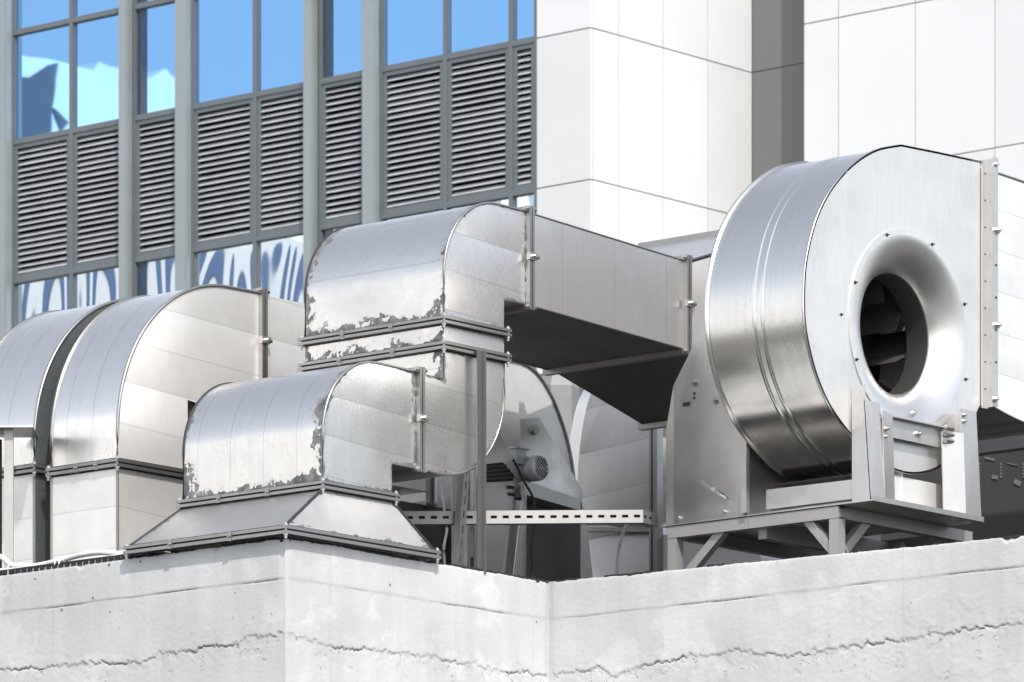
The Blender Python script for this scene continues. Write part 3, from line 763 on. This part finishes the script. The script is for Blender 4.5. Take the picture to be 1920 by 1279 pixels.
# ------------------------------------------------------------------ struts and post in the middle
def slotted(p, q, h, w, name, label, cat, n, bend=None):
    t = thing(name, p, label, cat)
    p = Vector(p); q = Vector(q); d = (q-p); L = d.length; d.normalize(); sd = d.cross(Vector((0,0,1))).normalized()
    if sd.dot(Vector((FW[0], FW[1], 0))) > 0: sd = -sd
    up = sd.cross(d); up = up if up.z > 0 else -up
    m = MB()
    def bar(s0, s1, h0, h1, o0, o1):
        c = lambda s: [p+d*s+up*h0+sd*o0, p+d*s+up*h1+sd*o0, p+d*s+up*h1+sd*o1, p+d*s+up*h0+sd*o1]
        m.loft([c(s0), c(s1)])
    pitch = L/n; sl = .52
    bar(0, L, 0, h*.40, -.003, 0); bar(0, L, h*.62, h, -.003, 0)
    for k in range(n+1):
        a_ = max(0, (k-1+sl)*pitch+pitch*.24); c_ = min(L, k*pitch+pitch*.24)
        if c_ > a_: bar(a_, c_, h*.40, h*.62, -.003, 0)
    bar(0, L, h-.003, h, -w, -.003); bar(0, L, 0, .003, -w, -.003)
    m.build('slotted_channel', M['strut'], t)
    m = MB(); m.loft([[p+d*s+up*a_+sd*o for a_, o in ((h*.36,-.02),(h*.66,-.02),(h*.66,-.017),(h*.36,-.017))] for s in (0, L)]); m.build('channel_back', M['black'], t)
    return t
e1 = au(1206, 980, 2.1); d1 = (e1.x-CAM[0])*FW[0]+(e1.y-CAM[1])*FW[1]
e0 = ad(735, 983, d1-.1)
st = slotted(e0, e1, .052, .04, 'slotted_strut', 'long pale slotted steel channel lying level behind the thin dark post', 'strut', 21)
q2 = e1+Vector((.12, .02, .0)); slt = slotted(e1, q2, .052, .04, 'channel_stub', 'short slotted channel stub joining the long level channel to the fan frame', 'strut', 3)
pt = thing('angle_post', (1.16, .01, 0), 'thin dark steel angle post standing on the parapet before the duct', 'post')
m = MB(); zt = av(900, 658, .0).z; u0 = av(893, 1060, .01).x
m.box((u0, .004, -.01), (u0+.027, .009, zt)); m.box((u0+.027, -.010, -.01), (u0+.037, .009, zt)); m.build('shaft', M['post'], pt)
m = MB(); m.box((u0-.002, .009, zt-.005), (u0+.04, VA-.026, zt)); m.build('top_cleat', M['flange'], pt)
slotted(av(868,1062,.45), av(888,790,.45), .036, .03, 'slotted_brace', 'narrow leaning slotted steel angle just left of the dark post', 'brace', 10)

# ------------------------------------------------------------------ second fan unit behind
VU = 1.12
rf = thing('rear_fan', (2.4, 1.3, -.35), 'pale fan casing with curved edge behind the motor', 'fan')
edge_px = [(900,668),(950,674),(985,684),(1010,705),(1034,745),(1052,790),(1065,835),(1073,880),(1078,930),(1078,1000),(1070,1075)]
ed = [(av(x,y,VU).x, av(x,y,VU).z) for x, y in edge_px]
ed = [(p.x, p.y) for p in smoothline([Vector(t) for t in ed], 4)]
m = MB(); m.pv(ed+[(ed[-1][0]-.9, ed[-1][1]), (ed[0][0]-.2, ed[0][1])], VU, VU+.35); m.build('casing', M['disc'], rf)
seam_tube(ed, VU-.002, .008, rf, 'casing_rim')
mp_ = thing('motor_pedestal', (2.3, .9, -.35), 'folded grey steel pedestal with slots and a dark opening under the motor', 'pedestal')
V2 = .95
P2 = lambda x, y, v=V2: tuple(av(x, y, v))
m = MB(); m.prism([P2(976,786,1.05), P2(1010,782,1.05), P2(1092,918,1.05), P2(1092,945,1.05), P2(976,920,1.05)], (0,.006,0)); m.build('bearing_plate', M['plate'], mp_)
m = MB(); q = av(1002,806,1.05); m.cyl(q, q+Vector((0,-.012,0)), .021, 20); m.build('bearing_cap', M['zinc'], mp_)
m = MB(); m.prism([P2(890,800,.75), P2(936,812,.75), P2(982,888,.75), P2(985,903,.75), P2(975,955,.75), P2(962,1085,.75), P2(890,1075,.75)], (0,.006,0)); m.build('side_plate', M['plate'], mp_)
m = MB()
for x0, y0 in ((952,913),(954,926),(966,934)):
    m.beam(av(x0,y0,.747), av(x0+11,y0+1.6,.747), .004, .012)
m.prism([P2(910,870,.747), P2(943,867,.747), P2(963,890,.747), P2(962,902,.747), P2(910,905,.747)], (0,.002,0))
m.build('slot', M['black'], mp_)
m = MB()
for k in range(4): m.beam(av(911,876+7.5*k,.745), av(950+5*k,872+7.5*k,.745), .004, .006)
m.build('grille', M['darksheet'], mp_)
m = MB(); q = av(968,911,.75); m.bolt(q, (0,-1,0), .011, .014); m.build('adjuster_bolt', M['zinc'], mp_)
m = MB(); m.prism([P2(984,900,.72), P2(988,902,.72), P2(986,1085,.72), P2(962,1085,.72)], (0,.005,0)); m.build('left_flange', M['bracket'], mp_)
m = MB(); m.prism([P2(988,902,.72), P2(1091,937,.72), P2(1091,958,.72), P2(988,928,.72)], (0,.28,0)); m.build('platform', M['bracket'], mp_)
m = MB(); m.prism([P2(986,925,.80), P2(1091,955,.80), P2(1091,1090,.80), P2(986,1090,.80)], (0,.005,0)); m.build('inner_panel', M['darksheet'], mp_)
m = MB(); m.prism([P2(1089,938,.72), P2(1098,960,.72), P2(1112,1085,.72), P2(1089,1085,.72)], (0,.005,0)); m.build('right_flange', M['bracket'], mp_)
# motor
mo = thing('electric_motor', av(1000,880,.85), 'small blue grey electric motor with a round grille end cap', 'motor')
mc = av(1015, 877, .68); mr = .052
m = MB(); m.cyl(mc+Vector((0,.02,0)), mc+Vector((0,.26,0)), mr*.93, 28)
for k in range(26):
    a = 2*math.pi*k/26; m.beam(mc+Vector((math.cos(a)*mr*.95, .07, math.sin(a)*mr*.95)), mc+Vector((math.cos(a)*mr*.95, .25, math.sin(a)*mr*.95)), .003, .008, up=(math.cos(a),0,math.sin(a)))
m.build('body', M['motor'], mo)
m = MB(); m.smooth = True; m.revolve([(0,.0),(mr*.9,.0),(mr*1.0,.008),(mr*1.02,.05),(mr*.95,.055)], tuple(mc), 32); m.build('fan_cover', M['motorguard'], mo)
m = MB()
for i in range(-6, 7):
    for j in range(-6, 7):
        x, z = i*.0085, j*.0085
        r = math.hypot(x, z)
        if .008 < r < mr*.82 and (i+j) % 2 == 0: m.cyl(mc+Vector((x,-.0005,z)), mc+Vector((x,-.0015,z)), .0042, 6)
m.build('grille_hole', M['black'], mo)
m = MB(); a = av(952,858,.8); m.box((a.x-.02, .74, a.z-.03), (a.x+.05, .84, a.z+.03)); m.box((a.x-.03, .73, a.z+.03), (a.x+.06, .85, a.z+.037)); m.build('terminal_box', M['motorguard'], mo)

mcb = thing('motor_cable', av(960,880,.70), 'thin dark cable looping down from the small motor', 'cable')
m = MB(); m.tube(smoothline([av(x,y,.70) for x,y in ((962,862),(972,880),(984,905),(1000,935),(1004,975),(996,1030),(1000,1090))], 6), .005, 8); m.build('sheath', M['gasket'], mcb)
mcb = thing('hose', av(840,960,.80), 'slack pale hose hanging in the gap left of the leaning slotted angle', 'hose')
m = MB(); m.tube(smoothline([av(x,y,.80) for x,y in ((826,905),(832,950),(838,990),(832,1030),(836,1080))], 6), .006, 8); m.build('sheath', M['cable'], mcb)
# elbow duct beyond
ed_ = thing('rear_elbow', au(1150,1060,3.3), 'dull banded elbow duct between the motor pedestal and the fan stand', 'duct')
UE = 3.3
q = lambda x, y: (au(x,y,UE).y, au(x,y,UE).z)
cur = [q(x,y) for x,y in ((1136,690),(1118,718),(1105,745),(1094,790),(1087,840),(1083,900),(1083,975))]
cur = [(p.x, p.y) for p in smoothline([Vector(t) for t in cur], 4)]
m = MB(); m.pu([cur[0]]+cur[1:]+[q(1232,982), q(1232,690)], UE, UE+.5); m.build('cheek', M['dullsheet'], ed_)
c2 = [(v+.045+.01*math.sin(k), z) for k, (v, z) in enumerate(cur)]
m = MB(); m.smooth = True; m.loft([[(UE+.002, v, z) for v, z in cur], [(UE+.10, v+.15, z+.004) for v, z in cur]], cap=False, closed=False); m.build('curved_back', M['plate'], ed_)
m = MB(); a = q(1080,985); c = q(1236,985); m.pu([(a[0], a[1]), (c[0], c[1]-.0), (c[0], c[1]+.02), (a[0], a[1]+.02)], UE-.03, UE); m.pu([(a[0], a[1]-.03), (c[0], c[1]-.03), (c[0], c[1]-.012), (a[0], a[1]-.012)], UE-.03, UE); m.build('flange', M['flange'], ed_)
m = MB(); a = q(1090,995); c = q(1240,1100); m.box((UE, a[0], c[1]-.3), (UE+.5, c[0], a[1]-.01)); m.build('lower_box', M['dullsheet'], ed_)
m = MB(); a = q(1228,700); c = q(1237,1085)
m.box((UE-.04, a[0], c[1]-.1), (UE-.001, a[0]-.012, a[1])); m.box((UE-.04, a[0]-.02, c[1]-.1), (UE-.001, a[0]-.045, a[1])); m.build('corner_angle', M['flange'], ed_)
cd = thing('conduit', au(1157,1075,3.1), 'thin pale conduit bending down from the slotted channel', 'pipe')
m = MB(); m.tube(smoothline([au(x,y,3.1) for x,y in ((1188,972),(1176,985),(1165,1010),(1159,1040),(1156,1090))], 5), .008, 10); m.build('pipe', M['cable'], cd)
# hexagonal shaft and dark wall beyond
hx = thing('vent_shaft', ad(1050,900,31), 'grey six sided shaft glimpsed behind the curved pale fan casing', 'shaft')
m = MB(); c = ad(1046, 1000, 31)
R6 = lambda r, z: [(c.x+r*math.cos(math.pi/3*k+.35), c.y+r*math.sin(math.pi/3*k+.35), z) for k in range(6)]
zt = ad(1046,728,31).z
m.loft([R6(.115, c.z-1.2), R6(.115, zt), R6(.06, zt+.10)]); m.build('shaft_body', M['shaft'], hx)
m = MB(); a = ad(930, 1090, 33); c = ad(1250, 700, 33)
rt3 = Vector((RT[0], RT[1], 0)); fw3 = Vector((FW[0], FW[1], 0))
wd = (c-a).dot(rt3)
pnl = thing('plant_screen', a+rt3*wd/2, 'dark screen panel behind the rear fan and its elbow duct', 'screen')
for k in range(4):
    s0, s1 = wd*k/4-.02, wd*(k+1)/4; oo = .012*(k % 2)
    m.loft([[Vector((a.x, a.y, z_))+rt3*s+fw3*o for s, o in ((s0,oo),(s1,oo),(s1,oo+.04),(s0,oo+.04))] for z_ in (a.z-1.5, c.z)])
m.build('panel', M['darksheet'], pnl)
# little duct and posts behind the front elbow
rd = thing('rear_small_duct', (1.2, .95, -.35), 'small pale duct end with bolted flange glimpsed under the front elbow', 'duct')
a = av(700, 880, .95); c = av(803, 955, .95)
m = MB(); m.box((a.x, .95, av(803,922,.95).z), (c.x, 1.12, av(803,860,.95).z)); m.build('duct_sheet', M['disc'], rd)
flange_u(c.x, .95, 1.12, av(803,940,.95).z, av(803,860,.95).z, rd, clip=False)
m = MB(); m.box((a.x, .97, -.35), (av(848,1000,.97).x, 1.12, av(803,948,.97).z)); m.build('dark_base', M['darksheet'], rd)
up = thing('upright_channel', (1.3, .9, -.35), 'pale upright steel channel standing behind the crank of the duct', 'post')
m = MB(); u0 = av(848,1000,.9).x; u1 = av(866,1000,.9).x; u2 = av(892,1000,.9).x
m.box((u0, .9, -.35), (u1, .905, .62)); m.box((u1, .87, -.35), (u1+.005, .905, .62)); m.box((u1+.005, .93, -.35), (u2, .935, .62)); m.build('web', M['disc'], up)

# ------------------------------------------------------------------ right background: cabinet and beam
cb = thing('perforated_cabinet', (4.6, -1.9, -.35), 'dark perforated steel cabinet in shade under the discharge duct', 'cabinet')
UC = 4.4
z0 = au(1880, 1020, UC).z; z1 = au(1880, 850, UC).z
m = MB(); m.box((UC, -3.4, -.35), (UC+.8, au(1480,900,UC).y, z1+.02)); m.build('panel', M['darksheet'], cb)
m = MB()  # pale bars stand in for light seen through the slots
sl = lambda x0, y0, x1, y1, h: m.beam(au(x0,y0,UC-.002), au(x1,y1,UC-.002), .004, h, up=(0,0,1))
for x0,y0,x1,y1,h in ((1846,858,1866,863,.008),(1888,868,1908,873,.003),(1860,894,1872,896,.016),(1902,902,1914,908,.02)): sl(x0,y0,x1,y1,h)
for x in (1877, 1919, 1836):
    for k in range(5): sl(x-1.6, 870+6*k, x+1.6, 870+6*k, .009)
m.build('slot', M['zinc'], cb)
bm_ = thing('steel_beam', au(1880,840,3.9), 'grey steel beam crossing above the dark perforated cabinet', 'beam')
m = MB(); zb = au(1835,850,3.9).z; zt = au(1835,826,3.9).z; vA = au(1800,840,3.9).y
m.box((3.9, -3.2, zb), (3.96, vA, zt)); m.build('web', M['frame'], bm_)
# white round hatch seen below the frame
wh = thing('white_upstand', (3.2, -.9, -.35), 'low white rounded upstand seen through the braces of the fan frame', 'upstand')
m = MB(); q = lambda x, y: (au(x,y,3.3).y, au(x,y,3.3).z)
cv = [q(x,y) for x,y in ((1240,1002),(1290,1006),(1340,1016),(1390,1026),(1420,1034),(1426,1044),(1430,1075))]
m.pu(cv+[(cv[-1][0], -.35), (cv[0][0], -.35)], 3.3, 3.6); m.build('rounded_body', M['white_panel'], wh)

# ------------------------------------------------------------------ left: canopy frame, cables
cf = thing('canopy_frame', au(15,1050,.12), 'slim steel canopy on a post at the far left edge', 'canopy')
a = au(-60, 799, .12); c = au(62, 797, .12)
d_ = (a.x-CAM[0])*FW[0]+(a.y-CAM[1])*FW[1]
m = MB(); p0 = ad(-60, 801, 23.05); p1 = ad(62, 801, 23.05); m.loft([[p0, p0+fw3*.25, p0+fw3*.25+Vector((0,0,.006)), p0+Vector((0,0,.006))], [p1, p1+fw3*.25, p1+fw3*.25+Vector((0,0,.006)), p1+Vector((0,0,.006))]]); m.build('canopy_sheet', M['plate'], cf)
m = MB(); p0 = ad(16, 1060, 23.09); m.loft([[p0+rt3*x+fw3*y+Vector((0,0,z_)) for x, y in ((-.018,0),(.018,0),(.018,.03),(-.018,.03))] for z_ in (-.2, ad(16,803,23.09).z-p0.z)]); m.build('post', M['frame'], cf)
m = MB(); p0 = ad(-60, 812, 23.13); p1 = ad(20, 808, 23.13); m.beam(p0, p1, .03, .022); m.build('head_rail', M['frame'], cf)
m = MB(); p0 = ad(-40, 1060, 23.2); p1 = ad(3, 1060, 23.2); m.loft([[p0+Vector((0,0,-.2)), p1+Vector((0,0,-.2)), p1+fw3*.02+Vector((0,0,-.2)), p0+fw3*.02+Vector((0,0,-.2))], [p0+Vector((0,0,.5)), p1+Vector((0,0,.5)), p1+fw3*.02+Vector((0,0,.5)), p0+fw3*.02+Vector((0,0,.5))]]); m.build('infill_panel', M['black'], cf)
def cable(px, u, r, label):
    t = thing('cable', au(px[0][0], px[0][1], u), label, 'cable')
    m = MB(); m.tube(smoothline([au(x,y,u) for x,y in px], 6), r, 10); m.build('sheath', M['cable'], t); return t
cable(((-90,1084),(-20,1074),(30,1070),(90,1066),(160,1056),(215,1046),(262,1036)), .012, .0125, 'straight pale cable clipped along the parapet edge')
cable(((-90,1030),(-20,1038),(4,1046),(24,1060),(60,1062),(105,1053),(150,1041),(190,1036),(225,1038),(262,1030)), .045, .011, 'wavy pale cable humping over the straight one on the parapet edge')
ct = thing('cable_tray', (0, 1.4, 0), 'thin black slotted tray under the pale cables on the parapet', 'tray')
m = MB()
v = .80
while v < 2.2:
    m.box((-.006, v, .001), (.06, v+.022, .016)); v += .034
m.box((-.004, .8, .016), (.06, 2.2, .021)); m.build('tray_rail', M['black'], ct)
for x, y in ((20,1068),(108,1060),(116,1059)):
    ti = MB(); q_ = au(x, y, .012); ti.tube([q_+Vector((-.017*math.cos(a_), 0, .017*math.sin(a_)+.002)) for a_ in [2*math.pi*k/10 for k in range(11)]], .003, 6)
    ti.beam(q_+Vector((-.015,0,-.01)), q_+Vector((-.012,.002,-.045)), .004, .003, up=(1,0,0))
    ti.build('cable_tie', M['cable'], ct)

# ------------------------------------------------------------------ glass fronted building
UF = CAM[0]+95*ray(1005, 0)[0]
fv = lambda x: au(x, 0, UF).y
fz = lambda x, y: au(x, y, UF).z
zW1 = fz(1000, 74)      # window foot / louvre head
zL1 = fz(1000, 356)     # louvre foot / lower window head
zW2 = fz(25, 62)        # upper transom
zW3 = zW2+2.2; zL2 = zL1-2.4
ob = thing('office_building', (UF+3, fv(500), -4.9), 'glass fronted office building with rows of grey louvre panels between metal pillars', 'building')
m = MB(); m.box((UF+.35, fv(1003), -4.9), (UF+12, fv(-400), zW3+1)); m.build('wall', M['void'], ob)
bays = [(-92,0,0),(22,133,0),(133,233,0),(250,335,1),(359,477,0),(477,579,0),(598,686,1),(713,834,0),(834,957,0),(957,1005,0)]
FR = .075
def ring(m, v0, v1, z0, z1, w, u0, u1, wl=None):
    # v0 > v1 : left to right in the picture
    wl = w if wl is None else wl
    m.box((u0, v0, z0), (u1, v0-wl, z1)); m.box((u0, v1+w, z0), (u1, v1, z1))
    m.box((u0, v0-wl, z0), (u1, v1+w, z0+w)); m.box((u0, v0-wl, z1-w), (u1, v1+w, z1))
for x0, x1, nar in bays:
    v0, v1 = fv(x0), fv(x1)
    for z0, z1, gl in ((zW2, zW3, 'glass'), (zW1, zW2, 'glass'), (zL2, zL1, 'glass_wavy')):
        m = MB(); ring(m, v0, v1, z0, z1, .042, UF, UF+.14); ring(m, v0-.042, v1+.042, z0+.042, z1-.042, .016, UF+.03, UF+.14)
        w = m.build('window', M['facade_frame'], ob)
        sv = .058
        if nar:
            m = MB(); m.box((UF+.05, v0-sv, z0+.058), (UF+.10, v0-sv-.21, z1-.058)); m.build('dark_jamb', M['glass_dark'], w); sv += .21  # dark strip stands in for a reflection beside the pillar
        m = MB(); m.box((UF+.06, v0-sv, z0+.058), (UF+.08, v1+.058, z1-.058)); m.build('pane', M[gl], w)
    m = MB(); ring(m, v0, v1, zL1, zW1, .045, UF, UF+.14); ring(m, v0-.045, v1+.045, zL1+.045, zW1-.045, .075, UF+.02, UF+.14)
    w = m.build('louvre_panel', M['facade_frame'], ob)
    m = MB(); a0 = v0-.12; a1 = v1+.12; za, zb = zL1+.12, zW1-.12; nb = 21; pt_ = (zb-za)/nb
    for k in range(nb):
        z = za+pt_*(k+.5)+random.uniform(-.004, .004); dq = random.uniform(-.007, .007); m.cur = random.choice((0, 0, 1))
        m.loft([[(UF+.03, y, z-.036), (UF+.036, y, z-.040), (UF+.115, y, z+.034+dq), (UF+.109, y, z+.040+dq)] for y in (a0, a1)])
    m.build('blades', [M['blade'], M['blade_b']], w)
# pillars
for x0, x1, pr in ((-10,20,.16),(233,245,.14),(337,356,.12),(579,592,.14),(688,709,.12)):
    m = MB(); m.box((UF-pr, fv(x0), -4.9), (UF+.2, fv(x1), zW3+.8)); ww = fv(x0)-fv(x1)
    m.box((UF-pr+.03, fv(x1), -4.9), (UF+.2, fv(x1)-.03, zW3+.8))
    m.build('pillar', M['pillar'], ob)
m = MB(); m.box((UF-.01, fv(1002), -4.9), (UF+.3, fv(1008), zW3+.8)); m.build('end_trim', M['facade_frame'], ob)

# ------------------------------------------------------------------ white panelled buildings
J = .021
def clad_u(m, u, vs, zs, th=.06):
    for v0, v1 in zip(vs, vs[1:]):
        for z0, z1 in zip(zs, zs[1:]): m.cur = random.choice((0,0,1,2)); m.box((u, v0-J/2, z0+J/2), (u+th, v1+J/2, z1-J/2))
def clad_v(m, v, us, zs, th=.06):
    for u0, u1 in zip(us, us[1:]):
        for z0, z1 in zip(zs, zs[1:]): m.cur = random.choice((0,0,1,2)); m.box((u0+J/2, v, z0+J/2), (u1-J/2, v+th, z1-J/2))
dz = zW1-zL1
zs = [zL1-dz*k for k in range(8, 0, -1)]+[zL1, zW1, zW1+dz, zW1+2*dz]
vC = fv(1110)
wb = thing('panelled_building', (UF+3, vC+.5, -4.9), 'white panelled pier with a grey recess beside the glass front', 'building')
ui = av(1410, 200, vC).x
m = MB(); m.box((UF+.03, fv(1008)-.01, -4.9), (ui+8, vC+.035, zs[-1])); m.box((ui+.035, vC+.035, -4.9), (ui+8, vC-6, zs[-1])); m.build('wall', M['joint'], wb)
m = MB(); clad_u(m, UF-.03, [fv(1008), vC], zs); us = [UF+.03, av(1160,200,vC).x, av(1243,200,vC).x, av(1327,200,vC).x, ui]; clad_v(m, vC-.0, us, zs, .03)
m.build('white_cladding', [M['white_panel'], M['white_panel_b'], M['white_panel_c']], wb)
m = MB(); zr = [z for z in zs]; clad_u(m, ui, [vC-.0, vC-5.8], zr, .03); m.build('grey_cladding', [M['grey_panel']]*3, wb)
UCB = ui-.75
wc = thing('panelled_building', (UCB+3, au(1700,0,UCB).y, -4.9), 'white panelled block at the right edge, above the big fan', 'building')
vq = lambda x: au(x, 0, UCB).y
zj = au(1510, 45, UCB).z
za = au(1510, 338, UCB).z; dzb = zj-za
zsb = [za-dzb*k for k in range(8, 0, -1)]+[za, zj, zj+dzb, zj+2*dzb]
vsb = [vq(x) for x in (1507, 1572, 1716, 1865, 2012, 2160, 2310)]
m = MB(); m.box((UCB+.035, vsb[0]-.01, -4.9), (UCB+9, vsb[-1], zsb[-1])); m.build('wall', M['joint'], wc)
m = MB(); clad_u(m, UCB, vsb, zsb); m.build('white_cladding', [M['white_panel'], M['white_panel_b'], M['white_panel_c']], wc)

# ------------------------------------------------------------------ white building mirrored in the windows
VM = 95.0
def mir(px, py):
    r = ray(px, py); p = au(px, py, UF); t = (VM-p.y)/r[1]
    return (p.x-t*r[0], p.z+t*r[2])
rb_ = thing('mirrored_building', (0, VM+5, -4.9), 'white building with tall arched bays mirrored in the blue windows', 'building')
prof = [mir(338,190), mir(300,150), mir(282,140), mir(270,128), mir(235,150), mir(140,112), mir(130,130), mir(40,108), mir(-60,95)]
gz = -4.9
prof = [(-35, 31.3), (prof[0][0]-.01, 31.3)] + prof + [(prof[-1][0]+25, prof[-1][1]-2)]
ZE = 28.8    # eaves; the white roof above is sloped back to catch more sun
m = MB(); m.box((prof[0][0], VM, gz), (prof[-1][0], VM+20, ZE)); m.build('wall', M['white_ref'], rb_)
m = MB(); m.prism([(prof[0][0], VM, ZE+.004)]+[(u-.95*1.17*1.5*(z-ZE), VM+1.5*(z-ZE)*.95, ZE+1.5*(z-ZE)) for u, z in prof]+[(prof[-1][0], VM, ZE+.004)], (0, 14, 0)); m.build('sloping_roof', M['white_ref'], rb_)
m = MB()
uu = -8.0
while uu < 34:
    w_ = .78; h0 = 10; ztop = 28.6; ap = [(uu, h0), (uu, ztop-.5)] + [(uu+w_/2-w_/2*math.cos(t), ztop-.5+.5*math.sin(t)) for t in [math.pi*j/10 for j in range(1, 10)]] + [(uu+w_, ztop-.5), (uu+w_, h0)]
    m.prism([(u, VM-.01, z) for u, z in ap], (0, -.05, 0)); uu += 1.6
m.build('arched_glazing', M['glass_deep'], rb_)
p_ = [mir(x, y) for x, y in ((-60,150),(30,150),(74,124),(66,200),(60,262),(-60,275))]
m = MB(); m.prism([(u, VM-.6, z) for u, z in p_], (0, .4, 0)); m.build('slate_bay', M['slate'], rb_)
m = MB(); m.prism([(u, VM-.25, z) for u, z in [mir(x, y) for x, y in ((86,204),(111,228),(96,244),(98,240))][:3]], (0, .1, 0)); m.build('dark_opening', M['slate'], rb_)

ab = thing('apartment_block', (-45, 52, -4.9), 'white apartment block off to the left, mirrored in the duct barrels', 'building')  # unseen block added so the barrels mirror a bright wall
m = MB(); m.box((-85, 48, -4.9), (-14, 60, 19)); m.box((-60, 50, 19), (-30, 58, 22)); m.build('wall', M['white_ref'], ab)  # walls of the added white block
m = MB()
for fl in range(5):
    for k in range(11):
        x = -82+6.1*k; m.box((x, 47.9, -2+4.2*fl), (x+2.2, 48.0, -.2+4.2*fl))
m.build('window_glass', M['glass_dark'], ab)

gb = thing('grey_block', (60, -67, -4.9), 'grey office block off to the right, mirrored in the duct sides', 'building')  # unseen block added so the duct sides mirror darker tones
m = MB(); m.box((8, -72, -4.9), (44, -60, 3)); m.box((44, -72, -4.9), (78, -60, 6)); m.build('wall', M['grey_render'], gb)  # walls of the added grey block
m = MB()
for fl in range(2):
    for k in range(12): m.box((10+5.6*k, -60, -3+3.6*fl), (13.2+5.6*k, -59.9, -1+3.6*fl))
m.build('window_glass', M['glass_dark'], gb)

# ------------------------------------------------------------------ light, world, camera
EL = math.radians(48); sh = Vector((-.58, -.815)).normalized()
sd = Vector((sh.x*math.cos(EL), sh.y*math.cos(EL), math.sin(EL)))
sun = bpy.data.lights.new('sun', 'SUN'); sun.energy = 2.3; sun.angle = math.radians(.5); sun.color = (1,.965,.91)
so = bpy.data.objects.new('sun', sun); COL.objects.link(so); so.rotation_euler = (-sd).to_track_quat('-Z', 'Y').to_euler(); so.location = sd*60
w = bpy.data.worlds.new('World'); SC.world = w; w.use_nodes = True
nt = w.node_tree; bg = nt.nodes['Background']
sky = nt.nodes.new('ShaderNodeTexSky'); sky.sky_type = 'NISHITA'; sky.sun_disc = False
sky.sun_elevation = EL; sky.sun_rotation = math.atan2(sd.x, sd.y); sky.dust_density = 1.5; sky.air_density = 1.0; sky.ozone_density = 1.0
hs = nt.nodes.new('ShaderNodeHueSaturation'); hs.inputs['Saturation'].default_value = .45
nt.links.new(sky.outputs[0], hs.inputs['Color']); nt.links.new(hs.outputs[0], bg.inputs['Color']); bg.inputs['Strength'].default_value = .15
cam = bpy.data.cameras.new('camera'); co = bpy.data.objects.new('camera', cam); COL.objects.link(co)
cam.sensor_fit = 'HORIZONTAL'; cam.sensor_width = 36; cam.lens = FOC/1920*36; cam.shift_y = (HY-639.5)/1920; cam.clip_start = .5; cam.clip_end = 2000
cam.dof.use_dof = True; cam.dof.focus_distance = 22.6; cam.dof.aperture_fstop = 22
Rm = Matrix(((RT[0], 0, -FW[0]), (RT[1], 0, -FW[1]), (0, 1, 0)))
co.matrix_world = Matrix.Translation(CAM) @ Rm.to_4x4()
SC.camera = co
SC.view_settings.view_transform = 'Standard'; SC.view_settings.look = 'None'; SC.view_settings.exposure = .84
SC.cycles.use_denoising = True
SC.cycles.max_bounces = 8
